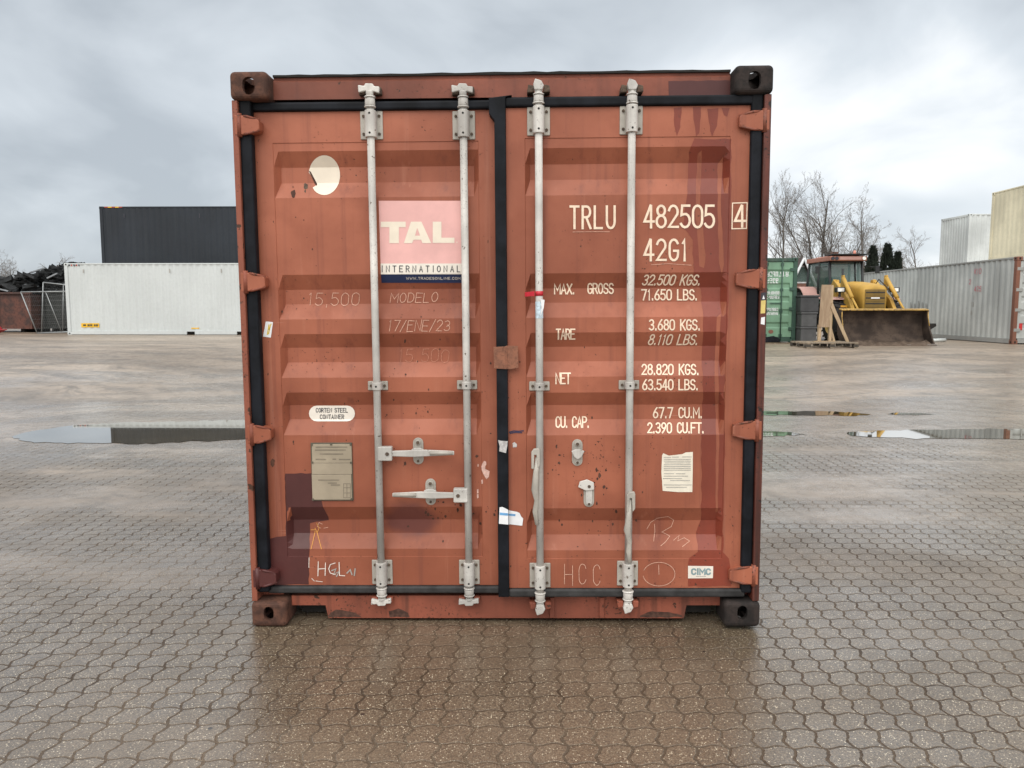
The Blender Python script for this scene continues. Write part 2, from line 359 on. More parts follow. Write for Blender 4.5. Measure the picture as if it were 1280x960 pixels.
# ------------------------------------------------------------------ the ground
gm = MB()
ys = [-120, -20, -6, -3, 0, 3, 6, 8] + [8 + 10 * i / 12 for i in range(1, 13)] + [30, 60, 120, 400, 1500]
xs = [-1500, -300, -80, -40, -20, -10, -5, 0, 5, 10, 20, 40, 80, 300, 1500]
gv = [[gm.bm.verts.new((x, y, ground_z(y))) for x in xs] for y in ys]
for i in range(len(ys) - 1):
    for j in range(len(xs) - 1):
        gm.bm.faces.new((gv[i][j], gv[i][j + 1], gv[i + 1][j + 1], gv[i + 1][j])).smooth = True
def ground_mat():
    n = NB('wet_paving_and_silt')
    sp = n.N.new('ShaderNodeSeparateXYZ'); n.L.new(n.co, sp.inputs[0]); X, Y = sp.outputs[0], sp.outputs[1]
    p = 0.1125
    wob = n.math('MULTIPLY', n.math('SUBTRACT', n.noise(3.0, 2, 0.5), 0.5), 0.22)
    u0 = n.math('ADD', n.math('DIVIDE', n.math('SUBTRACT', X, 0.0153), p), n.math('MULTIPLY', wob, 0.5))
    v0 = n.math('ADD', n.math('DIVIDE', n.math('ADD', Y, 1.087), p), wob)
    sn = lambda a: n.math('SINE', n.math('MULTIPLY', a, 2 * math.pi))
    # S-shaped pavers: the joints along the rows wave gently, the cross joints zigzag once per row
    zz = n.math('PINGPONG', n.math('ADD', v0, 0.2), 0.5)
    u = n.math('ADD', u0, n.math('ADD', n.math('MULTIPLY', n.math('SUBTRACT', zz, .25), 0.44), n.math('MULTIPLY', sn(n.math('MULTIPLY', v0, 3.0)), 0.014)))
    v = n.math('ADD', v0, n.math('MULTIPLY', sn(n.math('ADD', u0, 0.1)), 0.066))
    def dist(a): return n.math('MULTIPLY', n.math('ABSOLUTE', n.math('SUBTRACT', n.math('FRACT', n.math('ADD', a, 0.5)), 0.5)), p)
    wn = n.math('MULTIPLY', n.noise(40, 2), 0.0035)
    du = n.math('SUBTRACT', dist(u), wn); dv = n.math('SUBTRACT', dist(v), wn)
    jw = n.math('MULTIPLY', n.math('SUBTRACT', n.noise(5.5, 3), .45), 0.007)
    ju = n.ramp(n.math('SUBTRACT', du, jw), 0.0012, 0.0046, 1, 0); jv = n.ramp(dv, 0.0010, 0.0042, 1, 0)
    joint = n.math('MAXIMUM', ju, n.math('MULTIPLY', jv, 0.85))
    # per-stone tone
    ci = n.N.new('ShaderNodeCombineXYZ'); n.L.new(n.math('FLOOR', u), ci.inputs[0]); n.L.new(n.math('FLOOR', v), ci.inputs[1])
    wnz = n.N.new('ShaderNodeTexWhiteNoise'); wnz.noise_dimensions = '2D'; n.L.new(ci.outputs[0], wnz.inputs[0])
    tone = wnz.outputs[0]
    big = n.noise(0.33, 4, 0.55); mid = n.noise(1.6, 4, 0.6); fine = n.noise(70, 4, 0.7); grit = n.noise(210, 2, 0.6)
    stone = n.mix(tone, (0.140, 0.100, 0.063), (0.172, 0.127, 0.083))
    stone = n.mix(n.math('MULTIPLY', n.ramp(mid, 0.35, 0.7), 0.5), stone, (0.080, 0.055, 0.031))
    stone = n.mix(n.math('MULTIPLY', n.ramp(fine, 0.45, 0.62), 0.65), stone, (0.040, 0.029, 0.019))
    g1 = n.noise(150, 3, 0.75)
    stone = n.mix(n.math('MULTIPLY', n.ramp(g1, 0.50, 0.60), 0.70), stone, (0.036, 0.026, 0.017))
    stone = n.mix(n.math('MULTIPLY', n.ramp(g1, 0.46, 0.36), 0.60), stone, (0.33, 0.26, 0.18))
    vd = n.N.new('ShaderNodeTexVoronoi'); vd.inputs['Scale'].default_value = 150; n.L.new(n.co, vd.inputs[0])
    vr = n.N.new('ShaderNodeSeparateColor'); n.L.new(vd.outputs['Color'], vr.inputs[0])
    speck = n.math('MULTIPLY', n.ramp(vd.outputs['Distance'], 0.30, 0.42, 1, 0), n.ramp(vr.outputs[0], 0.78, 0.82))
    stone = n.mix(n.math('MULTIPLY', speck, n.ramp(vr.outputs[2], 0, 1, 0.35, 1.0, False)), stone, (0.70, 0.60, 0.44))
    # silt in the joints; far out the silt covers the stones altogether
    silt = n.mix(n.ramp(n.noise(6, 4), 0.35, 0.65), (0.036, 0.020, 0.010), (0.062, 0.037, 0.020))
    smear = n.noise(0.8, 5, 0.6, n.map(loc=(4, 1, 0), rot=(0, 0, R(12)), scale=(0.45, 1.4, 1)))
    far = n.ramp(n.math('ADD', Y, n.math('MULTIPLY', n.math('SUBTRACT', big, .5), 9.0)), 2.5, 10.0)
    cover = n.math('ADD', n.math('MULTIPLY', n.ramp(smear, 0.44, 0.66), n.ramp(Y, -1.2, 3.2, 0.22, 0.95)), far, clamp=True)
    jf = n.math('MULTIPLY', joint, n.ramp(cover, 0.0, 1.0, 1.0, 0.04))
    patchy = n.ramp(n.noise(2.2, 3, 0.55), 0.30, 0.62, 0.55, 1.0)
    jcol = n.math('MULTIPLY', jf, patchy)
    col = n.mix(n.math('MULTIPLY', jcol, 0.93), stone, silt)
    # tyre-drawn silt streaks, in long sweeping curves
    w1 = n.noise(0.10, 3, 0.55); w2 = n.noise(0.35, 3, 0.55)
    cv = n.math('ADD', n.math('ADD', Y, n.math('MULTIPLY', X, 0.10)), n.math('ADD', n.math('MULTIPLY', n.math('SUBTRACT', w1, .5), 9.0), n.math('MULTIPLY', n.math('SUBTRACT', w2, .5), 1.6)))
    tv = n.N.new('ShaderNodeCombineXYZ'); n.L.new(n.math('MULTIPLY', X, 0.22), tv.inputs[0]); n.L.new(cv, tv.inputs[1])
    tr = n.noise(0.55, 6, 0.66, tv.outputs[0], 0.6); tr2 = n.noise(2.6, 5, 0.66, tv.outputs[0], 0.4)
    mud = n.mix(n.ramp(tr, 0.36, 0.64), (0.180, 0.130, 0.088), (0.395, 0.305, 0.225))
    mud = n.mix(n.math('MULTIPLY', n.ramp(tr2, 0.48, 0.66), 0.6), mud, (0.085, 0.063, 0.043))
    # tyre tracks: pairs of arcs pressed into the silt, with a chevron tread
    trk = None
    for cx, cy, rad in ((-14, 4, 9.2), (-14, 4, 11.0), (-9.5, 15.5, 4.6), (-9.5, 15.5, 6.3), (-30, 40, 31), (-30, 40, 32.7), (12, 60, 47.5), (12, 60, 49.2), (20, -40, 51), (20, -40, 52.8), (-4, 46, 34), (40, 70, 62)):
        dx = n.math('SUBTRACT', X, cx); dy = n.math('SUBTRACT', Y, cy)
        dd = n.math('SUBTRACT', n.math('SQRT', n.math('ADD', n.math('MULTIPLY', dx, dx), n.math('MULTIPLY', dy, dy))), rad)
        b_ = n.ramp(n.math('ABSOLUTE', n.math('ADD', dd, n.math('MULTIPLY', n.math('SUBTRACT', w2, .5), .5))), 0.16, 0.26, 1, 0)
        trk = b_ if trk is None else n.math('MAXIMUM', trk, b_)
    trd = n.ramp(sn(n.math('MULTIPLY', n.math('ADD', X, n.math('MULTIPLY', Y, 1.7)), 4.5)), -0.3, 0.3, 0.45, 1.0)
    trk = n.math('MULTIPLY', n.math('MULTIPLY', trk, trd), n.ramp(n.noise(0.5, 3, .6), .38, .6))
    mud = n.mix(n.math('MULTIPLY', trk, 0.6), mud, (0.085, 0.064, 0.046))
    peb = n.noise(16, 4, 0.7)
    mud = n.mix(n.math('MULTIPLY', n.ramp(peb, 0.55, 0.70), 0.5), mud, (0.085, 0.066, 0.050))
    mud = n.mix(n.math('MULTIPLY', n.ramp(fine, 0.5, 0.7), 0.35), mud, (0.075, 0.058, 0.042))
    col = n.mix(n.math('MULTIPLY', cover, 0.92), col, mud)
    # coarse mottling: damp and dry, swept and gritty
    mo = n.noise(2.6, 7, 0.72, None, 0.6); mo2 = n.noise(11, 5, 0.72)
    col = n.mix(n.math('MULTIPLY', n.ramp(mo, 0.50, 0.66), n.ramp(Y, -1.0, 5.0, 0.15, 0.55)), col, (0.085, 0.064, 0.046))
    col = n.mix(n.math('MULTIPLY', n.ramp(mo2, 0.54, 0.64), n.ramp(Y, -1.0, 5.0, 0.12, 0.45)), col, (0.070, 0.054, 0.040))
    col = n.mix(n.math('MULTIPLY', n.ramp(mo2, 0.46, 0.36), n.ramp(Y, 0.0, 6.0, 0.0, 0.40)), col, (0.36, 0.30, 0.235))  # pale flecks: partly grit, partly wet glints put into the colour
    # scattered grit and bits of bark
    vg = n.N.new('ShaderNodeTexVoronoi'); vg.inputs['Scale'].default_value = 9; n.L.new(n.co, vg.inputs[0])
    vgr = n.N.new('ShaderNodeSeparateColor'); n.L.new(vg.outputs['Color'], vgr.inputs[0])
    bits = n.math('MULTIPLY', n.ramp(vg.outputs['Distance'], 0.06, 0.10, 1, 0), n.ramp(vgr.outputs[1], 0.93, 0.95))
    col = n.mix(bits, col, (0.03, 0.022, 0.017))
    # how wet: films of water lie in patches
    wet = n.noise(0.55, 4, 0.55, n.map(loc=(7, 3, 0), scale=(0.5, 1.1, 1)))
    lowband = n.math('MULTIPLY', n.ramp(Y, 2.6, 5.0), n.ramp(Y, 9.5, 6.6))
    film = n.math('ADD', n.ramp(wet, 0.36, 0.62, 0.35, 0.9), n.math('MULTIPLY', n.math('MULTIPLY', lowband, n.ramp(n.noise(0.8, 4, .6), .35, .55)), 0.6), clamp=True)
    film = n.math('MULTIPLY', film, n.ramp(Y, 10.0, 17.0, 1.0, 0.25))
    rough = n.math('ADD', n.ramp(film, 0, 1, 0.46, 0.22), n.math('MULTIPLY', n.math('SUBTRACT', fine, 0.5), 0.25))
    n.L.new(n.bump(n.math('ADD', n.math('MULTIPLY', jf, -1.0), n.math('ADD', n.math('MULTIPLY', tone, 0.35), n.math('ADD', n.math('MULTIPLY', fine, 0.40), n.math('MULTIPLY', grit, 0.25)))), 0.0034, 0.8), n.b.inputs['Normal'])
    n.put(n.b.inputs['IOR'], 1.5)
    nj = n.ramp(jf, 0, 0.6, 1.0, 0.35)                      # the sunken joints do not carry the water film
    n.put(n.b.inputs['Coat Weight'], n.math('MULTIPLY', n.math('MULTIPLY', n.ramp(film, 0, 1, 0.35, 1.0), nj), n.ramp(mo, 0.36, 0.62, 1.0, 0.45))); n.put(n.b.inputs['Coat IOR'], 1.55)
    n.put(n.b.inputs['Coat Roughness'], n.math('ADD', n.math('ADD', n.ramp(film, 0, 1, 0.46, 0.30), n.math('MULTIPLY', n.math('SUBTRACT', mo2, 0.5), 0.5)), n.math('MULTIPLY', n.math('SUBTRACT', fine, 0.5), 0.2)))
    cb = n.N.new('ShaderNodeBump'); cb.inputs['Distance'].default_value = 0.0015; cb.inputs['Strength'].default_value = 0.6
    n.put(cb.inputs['Height'], n.math('ADD', n.math('MULTIPLY', fine, 0.5), n.math('MULTIPLY', jf, -1.2))); n.L.new(cb.outputs[0], n.b.inputs['Coat Normal'])
    return n.out(col, n.math('MAXIMUM', rough, n.math('MULTIPLY', jf, 0.75)), spec=n.math('MULTIPLY', n.ramp(film, 0, 1, 0.6, 0.9), nj))
tag(gm.build('ground', ground_mat(), None, norm=False), None, None, kind='structure')

def puddle_mat():
    n = NB('muddy_water')
    n.put(n.b.inputs['IOR'], 1.33)
    m = n.noise(2.5, 3)
    n.out(n.mix(n.ramp(m, .35, .65), (0.130, 0.105, 0.062), (0.170, 0.138, 0.085)), 0.03, spec=0.5)
    lw = n.N.new('ShaderNodeFresnel'); lw.inputs[0].default_value = 1.33
    bp = n.N.new('ShaderNodeBump'); bp.inputs['Distance'].default_value = 0.001; bp.inputs['Strength'].default_value = 0.12
    n.L.new(n.noise(9, 2), bp.inputs['Height'])
    gl = n.N.new('ShaderNodeBsdfGlossy'); gl.inputs['Roughness'].default_value = 0.02
    mx = n.N.new('ShaderNodeMixShader'); n.put(mx.inputs[0], n.math('MULTIPLY', lw.outputs[0], 1.75, clamp=True))
    n.L.new(n.b.outputs[0], mx.inputs[1]); n.L.new(gl.outputs[0], mx.inputs[2])
    n.L.new(mx.outputs[0], n.N['Material Output'].inputs[0])
    return n.m
PM = puddle_mat()
def puddle(outline, seed):
    rr = random.Random(seed); m = MB(); pts = []
    n = len(outline)
    for i in range(n):
        a, b = outline[i], outline[(i + 1) % n]
        k = max(2, int(math.hypot(b[0] - a[0], b[1] - a[1]) / 0.09))
        for j in range(k):
            t = j / k
            pts.append((a[0] + (b[0] - a[0]) * t + rr.gauss(0, .016), a[1] + (b[1] - a[1]) * t + rr.gauss(0, .03)))
    vs = [m.bm.verts.new((x, y, 0.004)) for x, y in pts]
    for t in tessellate_polygon([[Vector((x, y, 0)) for x, y in pts]]): m.bm.faces.new([vs[i] for i in t])
    for f in m.bm.faces:
        f.normal_update()
        if f.normal.z < 0: f.normal_flip()
    return tag(m.build('puddle', PM, None, norm=False), None, None, kind='structure')
puddle([(-6.1,5.55),(-6.05,5.95),(-5.8,6.35),(-5.3,6.60),(-4.6,6.72),(-3.9,6.86),(-3.3,6.84),(-2.6,6.98),(-1.8,6.8),(-1.3,6.2),(-1.9,5.85),(-2.5,5.55),(-3.0,5.34),(-3.6,5.16),(-4.4,5.00),(-5.1,4.98),(-5.6,5.10),(-5.95,5.30)], 1)
puddle([(4.0,5.68),(4.5,5.56),(5.2,5.48),(6.0,5.52),(6.7,5.68),(7.1,5.64),(7.8,5.78),(8.6,5.74),(9.4,5.88),(8.8,6.14),(7.9,6.18),(7.2,6.10),(6.4,6.24),(5.6,6.20),(5.0,6.16),(4.5,6.04),(4.1,5.92)], 2)
puddle([(1.7,5.68),(2.4,5.58),(3.1,5.62),(3.55,5.72),(3.4,5.92),(2.9,6.02),(2.2,6.02),(1.7,5.92)], 5)
puddle([(2.2,7.66),(2.9,7.50),(3.6,7.52),(4.2,7.44),(4.8,7.48),(5.1,7.60),(4.9,7.82),(4.3,7.94),(3.6,7.86),(2.9,7.96),(2.3,7.86)], 3)
puddle([(5.35,7.6),(5.7,7.5),(6.1,7.6),(5.9,7.74),(5.5,7.72)], 7)
# ------------------------------------------------------------------ the red container
box_root = empty('shipping_container', (0, 0, 0.0083), 0, 'big oxide red shipping container on wet paving, white lettering on its closed doors', 'shipping container')
box_root.rotation_euler = (0, -0.0067783, 0)          # it stands a touch out of level
# survey of the door end: a direction from the photographer's spot to a point of the plane y
_f, _c = 958.798, Vector((0.108445, -3.540638, 1.518846))
_M = (Matrix.Rotation(0.01802128, 3, 'Z') @ Matrix.Rotation(-0.09771104, 3, 'X') @ Matrix.Rotation(0.00677832, 3, 'Y'))
def P(px, py, y):
    d = _M @ Vector(((px - 640) / _f, 1, (480 - py) / _f)); q = _c + d * ((y - _c.y) / d.y); return q.x, q.z
W2, H, LEN = 1.219, 2.591, 12.192

class Door:
    """pressed steel door leaf: depth(x, z) is the y of its outer skin"""
    def __init__(s, y0, px, bounds, brk, weld):
        s.y = y0; s.deep = 0.036; yi = y0 + 0.036; rec = s.rec = 0.003
        s.x0, s.x1 = P(bounds[0], 450, y0)[0], P(bounds[1], 450, y0)[0]
        s.xl, s.xr = P(bounds[2], 450, y0)[0], P(bounds[3], 450, y0)[0]
        s.z1, s.z0 = P(px, bounds[4], y0)[1], P(px, bounds[5], y0)[1]
        s.wt, s.wb = P(px, weld[0], y0)[1], P(px, weld[1], y0)[1]
        s.prof = []                                       # (z, 0 outer / 1 inner)
        for grp in brk:
            for k, v in enumerate(grp): s.prof.append((P(px, v, y0 if k in (0, 3) else yi)[1], 0 if k in (0, 3) else 1))
        s.prof.sort(); s.ew = 0.022
        s.xb = [s.x0, s.xl - .002, s.xl, s.xl + s.ew, s.xr - s.ew, s.xr, s.xr + .002, s.x1]
        s.zb = [s.z0, s.wb - .002, s.wb] + [a for a, _ in s.prof] + [s.wt, s.wt + .002, s.z1]
    def depth(s, x, z):
        def step(v, a, b): return min(1, max(0, (v - a) / (b - a)))
        f = min(step(x, s.xl - .002, s.xl), step(-x, -s.xr - .002, -s.xr), step(z, s.wb - .002, s.wb), step(-z, -s.wt - .002, -s.wt))
        e = min(step(x, s.xl, s.xl + s.ew), step(-x, -s.xr, -s.xr + s.ew))
        t = 0
        for (za, da), (zb, db) in zip(s.prof, s.prof[1:]):
            if za <= z <= zb: t = da + (db - da) * (z - za) / (zb - za); break
        return s.y + f * s.rec + t * e * s.deep
    def pt(s, px, py):
        y = s.y
        for _ in range(6): x, z = P(px, py, y); y = s.depth(x, z)
        return x, z
    def mesh(s):
        m = MB(); V = [[m.bm.verts.new((x, s.depth(x, z), z)) for x in s.xb] for z in s.zb]
        for i in range(len(s.zb) - 1):
            for j in range(len(s.xb) - 1): m.bm.faces.new((V[i][j], V[i][j + 1], V[i + 1][j + 1], V[i + 1][j]))
        ring = V[0] + [r[-1] for r in V[1:]] + V[-1][-2::-1] + [r[0] for r in V[-2:0:-1]]
        B = [m.bm.verts.new((v.co.x, s.y + .062, v.co.z)) for v in ring]
        for i in range(len(ring)):
            k = (i + 1) % len(ring); m.bm.faces.new((ring[i], B[i], B[k], ring[k]))
        m.bm.faces.new(B)
        return m
    def conform(s, bm, lift):
        """lay a flat sheet (x, lift step, z) onto the pressed skin"""
        for v in s.xb[1:-1]:
            bmesh.ops.bisect_plane(bm, geom=bm.verts[:] + bm.edges[:] + bm.faces[:], plane_co=(v, 0, 0), plane_no=(1, 0, 0), dist=1e-6)
        for v in s.zb[1:-1]:
            bmesh.ops.bisect_plane(bm, geom=bm.verts[:] + bm.edges[:] + bm.faces[:], plane_co=(0, 0, v), plane_no=(0, 0, 1), dist=1e-6)
        for v in bm.verts: v.co.y = s.depth(v.co.x, v.co.z) - lift - v.co.y
        for f in bm.faces:
            f.normal_update()
            if f.normal.y > 0: f.normal_flip()

LEFT = Door(0.080, 430, (326, 621.8, 351, 600.4, 139.3, 731.2),
            [(188.4, 209, 228.4, 246.8), (343, 361.9, 380, 398.9), (417.3, 434.3, 452.8, 472), (490.4, 506.2, 524, 543.9), (633.8, 649.6, 666.4, 686.2)], (178.3, 695.5))
RIGHT = Door(0.045, 780, (634.6, 932, 657.8, 907, 133.5, 734.8),
             [(183.9, 204.6, 224, 243.3), (341, 360, 377.7, 396.5), (415.3, 433, 451.4, 470.6), (490.4, 506, 524, 543.9), (635.4, 650.6, 668.2, 688), ], (172, 698))
door_l = LEFT.mesh().build('door', M['red'], box_root); door_l['label'] = 'left door leaf with leasing panel and maroon touched-up corner'
door_r = RIGHT.mesh().build('door', M['red'], box_root); door_r['label'] = 'right door leaf with white weights and wet streaks'

def sheet(name, door, parent, polys, mat, lift=0.0015):
    """thin painted or stuck-on sheet; polys: list of (outline, holes...) in photo survey points"""
    m = MB()
    for pl in polys:
        loops = [[Vector((*door.pt(*q), 0)) for q in lp] for lp in (pl if isinstance(pl[0][0], (tuple, list)) else [pl])]
        flat = [v for lp in loops for v in lp]
        vs = [m.bm.verts.new((v.x, 0, v.y)) for v in flat]
        for t in tessellate_polygon(loops):
            try: m.bm.faces.new([vs[i] for i in t])
            except ValueError: pass
    door.conform(m.bm, lift)
    return m.build(name, mat, parent, norm=False)
def strokes(name, door, parent, lines, w, mat, lift=0.0022):
    """lines already in survey points"""
    m = MB()
    for k, ln in enumerate(lines):
        pts = [door.pt(*q) for q in ln]
        a, b = ribbon(pts, w); e = (k % 7) * 0.00012
        A = [m.bm.verts.new((p.x, e, p.y)) for p in a]; B = [m.bm.verts.new((p.x, e, p.y)) for p in b]
        for i in range(len(A) - 1): m.bm.faces.new((A[i], A[i + 1], B[i + 1], B[i]))
    door.conform(m.bm, lift)
    return m.build(name, mat, parent, norm=False)
def text(name, door, parent, s, box, w, mat, slant=0.0, gap=.32, jit=0, lift=.0022, skew=0.0, seed=1):
    """box = x0, x1, y top, y baseline"""
    L, adv = lines_of(s, gap, jit, random.Random(seed) if jit else None); x0, x1, yt, yb = box
    out = [[(x0 + (x1 - x0) * (px / adv) + slant * (yb - yt) * py, yb + (yt - yb) * py + skew * px / adv) for px, py in ln] for ln in L]
    return strokes(name, door, parent, out, w, mat, lift)

# frame: posts, header, sill, corner castings
def boolean(o, cutters):
    for c in cutters:
        md = o.modifiers.new('cut', 'BOOLEAN'); md.operation = 'DIFFERENCE'; md.solver = 'EXACT'; md.object = c
    dg = bpy.context.evaluated_depsgraph_get(); dg.update()
    me = bpy.data.meshes.new_from_object(o.evaluated_get(dg)); o.modifiers.clear()
    old = o.data; o.data = me; bpy.data.meshes.remove(old)
    for c in cutters:
        d = c.data; bpy.data.objects.remove(c); bpy.data.meshes.remove(d)
def stadium(cx, cz, w, h, n=8):
    r = min(w, h) / 2; o = []
    if h >= w:
        o += [(cx + r * math.cos(t), cz + h / 2 - r + r * math.sin(t)) for t in [math.pi * i / n for i in range(n + 1)]]
        o += [(cx + r * math.cos(t), cz - h / 2 + r + r * math.sin(t)) for t in [math.pi + math.pi * i / n for i in range(n + 1)]]
    else:
        o += [(cx + w / 2 - r + r * math.cos(t), cz + r * math.sin(t)) for t in [-math.pi / 2 + math.pi * i / n for i in range(n + 1)]]
        o += [(cx - w / 2 + r + r * math.cos(t), cz + r * math.sin(t)) for t in [math.pi / 2 + math.pi * i / n for i in range(n + 1)]]
    return o
def casting(sx, top, y0, mat, hole):
    """hollow ISO corner with end, side and top/bottom openings"""
    xa, xb = (-W2, -W2 + .172) if sx < 0 else (W2 - .172, W2)
    za, zb = (H - .124, H) if top else (0, .124)
    s = 1 if y0 < 5 else -1
    ya, yb = sorted((y0, y0 + s * .178))
    m = MB(); m.box(xa, xb, ya, yb, za, zb); o = m.build('corner_casting', mat, box_root, bev=.022, seg=4)
    cut = []
    c = MB(); c.box(xa + .026, xb - .026, ya + .026, yb - .026, za + .026, zb - .026); cut.append(c.build('cut', mat, box_root))
    hx, hz = hole
    c = MB(); c.prism(stadium(hx, hz, .056 if top else .048, .078 if top else .068), 'y', *( (ya - .05, ya + .06) if s > 0 else (yb - .06, yb + .05))); cut.append(c.build('cut', mat, box_root))
    c = MB(); c.prism(stadium((ya + yb) / 2, (za + zb) / 2, .075, .052), 'x', *((xa - .05, xa + .06) if sx < 0 else (xb - .06, xb + .05))); cut.append(c.build('cut', mat, box_root))
    c = MB(); c.prism(stadium((xa + xb) / 2, (ya + yb) / 2, .060, .122), 'z', *((zb - .06, zb + .05) if top else (za - .05, za + .06))); cut.append(c.build('cut', mat, box_root))
    boolean(o, cut)
    return o
hTL, hTR, hBL, hBR = P(310.5, 107, 0), P(943.5, 100, 0), P(335.8, 767, 0), P(928, 766, 0)
casting(-1, True, 0, M['casting'], hTL); casting(1, True, 0, M['casting_black'], hTR)
casting(-1, False, 0, M['casting'], hBL); casting(1, False, 0, M['casting_black'], hBR)
for sx in (-1, 1):
    for t in (True, False): casting(sx, t, LEN, M['casting'], (sx * (W2 - .086), H - .062 if t else .062))
for sx in (-1, 1):
    # J-shaped front post: thin face, set-back inner web, broken where the hinge lugs sit
    a = P(304.5, 500, .014)[0] if sx < 0 else P(955.3, 500, .014)[0]; b = P(311.6, 500, .014)[0] if sx < 0 else P(946.6, 500, .014)[0]
    m = MB(); m.prism([(a, .014), (b, .014), (b, .10), (sx * (W2 - .13), .10), (sx * (W2 - .13), .16), (a, .16)], 'z', .124, H - .124)
    m.build('corner_post', M['post'] if sx < 0 else M['post_dark'], box_root, bev=.004)
    m = MB(); m.box(min(sx * W2 * .994, sx * (W2 - .1)), max(sx * W2 * .994, sx * (W2 - .1)), LEN - .16, LEN - .01, .124, H - .124); m.build('corner_post', M['post'], box_root, bev=.004)
# header and sill
BY = .088                                             # front of header and sill
zt = P(640, 90.4, BY)[1]; zh = P(640, 121.5, BY)[1]
m = MB(); m.prism([(BY, zh), (BY, zt - .030), (BY + .008, zt - .022), (BY + .008, zt - .004), (.16, zt - .004), (.16, zh + .01)], 'x', -W2 + .172, W2 - .172)
hd = m.build('header_beam', M['header'], box_root)
m = MB(); x = -W2 + .172
pts = [(-W2 + .172, zt - .010)]
while x < W2 - .172:
    pts.append((x, zt + rnd.uniform(-.0015, .003))); x += .06
pts += [(W2 - .172, zt), (W2 - .172, zt - .010)]
m.prism(pts, 'y', BY - .004, .17); m.build('roof_lip', M['underside'], box_root)
zs0 = P(640, 772.6, BY)[1]; zs1 = P(640, 744.5, BY)[1]
n0, n1 = P(410, 757, BY)[0], P(855, 757, BY)[0]; zn = P(400, 756.5, BY)[1]
xa = W2 - .172
m = MB(); m.prism([(-xa, zn), (n0 - .012, zn), (n0, zs0), (n1, zs0), (n1 + .012, zn), (xa, zn), (xa, zs1), (-xa, zs1)], 'y', BY, .16)
sill = m.build('door_sill', M['red_worn'], box_root)
# shallow ribs and steps welded on the sill
for px in (690, 752):
    x, z = P(px, 757, BY); m = MB(); m.box(x - .012, x + .012, BY - .012, BY, zs0 + .004, zs1 - .006); m.build('sill_lug', M['red_worn'], box_root, bev=.003)
# underframe, side walls, roof, far end, rails
m = MB(); m.box(-W2 + .03, W2 - .03, .20, LEN - .2, .05, .145); m.build('underframe', M['underside'], box_root)
m = MB(); m.box(-W2 + .20, W2 - .20, .162, .185, .012, .20); m.build('sill_shade_sheet', M['underside'], box_root)  # near-black sheet, painted shade for the openings behind the sill notches
for sx in (-1, 1):
    m = MB(); y = .18; prof = []
    while y < LEN - .2:
        prof += [(y, 0), (y + .07, 0), (y + .138, .036), (y + .208, .036)]; y += .278
    prof.append((LEN - .18, 0))
    for (ya, da), (yb, db) in zip(prof, prof[1:]):
        m.face([(sx * (W2 - .012 - da), ya, .16), (sx * (W2 - .012 - db), yb, .16), (sx * (W2 - .012 - db), yb, H - .06), (sx * (W2 - .012 - da), ya, H - .06)])
    m.build('side_wall', M['red_worn'], box_root, norm=False)
    lo, hi = sorted((sx * (W2 - .004), sx * (W2 - .064)))
    m = MB(); m.box(lo, hi, .178, LEN - .178, H - .066, H - .008); m.build('top_rail', M['red_worn'], box_root, bev=.004)
    m = MB(); m.box(lo, hi, .178, LEN - .178, .030, .165); m.build('bottom_rail', M['red_worn'], box_root, bev=.004)
m = MB(); y = .17
while y < LEN - .2:
    m.face([(-W2 + .06, y, H - .022), (W2 - .06, y, H - .022), (W2 - .06, y + .08, H - .022), (-W2 + .06, y + .08, H - .022)])
    m.face([(-W2 + .06, y + .08, H - .022), (W2 - .06, y + .08, H - .022), (W2 - .06, y + .1045, H - .04), (-W2 + .06, y + .1045, H - .04)])
    m.face([(-W2 + .06, y + .1045, H - .04), (W2 - .06, y + .1045, H - .04), (W2 - .06, y + .184, H - .04), (-W2 + .06, y + .184, H - .04)])
    m.face([(-W2 + .06, y + .184, H - .04), (W2 - .06, y + .184, H - .04), (W2 - .06, y + .209, H - .022), (-W2 + .06, y + .209, H - .022)]); y += .209
m.build('roof', M['red_worn'], box_root, norm=False)
m = MB(); m.box(-W2 + .1, W2 - .1, LEN - .09, LEN - .05, .1, H - .06); m.build('end_wall', M['red_worn'], box_root)

# gaskets: a black rubber strip round each leaf
def strip(name, parent, x0, x1, z0, z1, y0, y1, mat, bev=.010):
    m = MB(); m.box(x0, x1, y0, y1, z0, z1); return m.build(name, mat, parent, bev=bev, seg=3)
D = LEFT; gy0, gy1 = D.y - .020, D.y + .030
gx = -W2 + .046
strip('gasket', door_l, P(312.6, 500, .03)[0], P(327.2, 500, .03)[0], D.z0 - .02, D.z1 + .058, .030, D.y - .001, M['rubber'])
strip('gasket', door_l, gx + .02, D.x1 + .004, D.z1 + .001, P(560, 125, gy0)[1], gy0, gy1 - .004, M['rubber'])
strip('gasket', door_l, gx + .02, D.x1 + .004, P(560, 742.2, gy0)[1], D.z0 - .001, gy0, gy1 - .004, M['rubber_dusty'])
D = RIGHT; gy0, gy1 = D.y - .018, D.y + .030
strip('gasket', door_r, P(931.4, 500, .024)[0], P(945.4, 500, .024)[0], D.z0 - .02, D.z1 + .058, .024, .075, M['rubber'])
strip('gasket', door_r, D.x0 - .004, W2 - .068, D.z1 + .001, P(760, 119.5, gy0)[1], gy0, gy1 - .004, M['rubber'])
strip('gasket', door_r, D.x0 - .004, W2 - .068, P(760, 747, gy0)[1], D.z0 - .001, gy0, gy1 - .004, M['rubber_dusty'])
m = MB(); a, b = P(620.5, 450, gy0)[0], D.x0 - .001; zA, zB = P(625, 746, gy0)[1], P(625, 119, gy0)[1]; zc = P(625, 142, gy0)[1]
m.prism([(a, zA), (b, zA), (b, zB - .01), (b + .03, zB), (a - .024, zB - .012), (a - .024, zc), (a, zc - .03)], 'y', gy0 - .006, gy1 + .03)
m.build('gasket', M['rubber'], door_r, bev=.006)
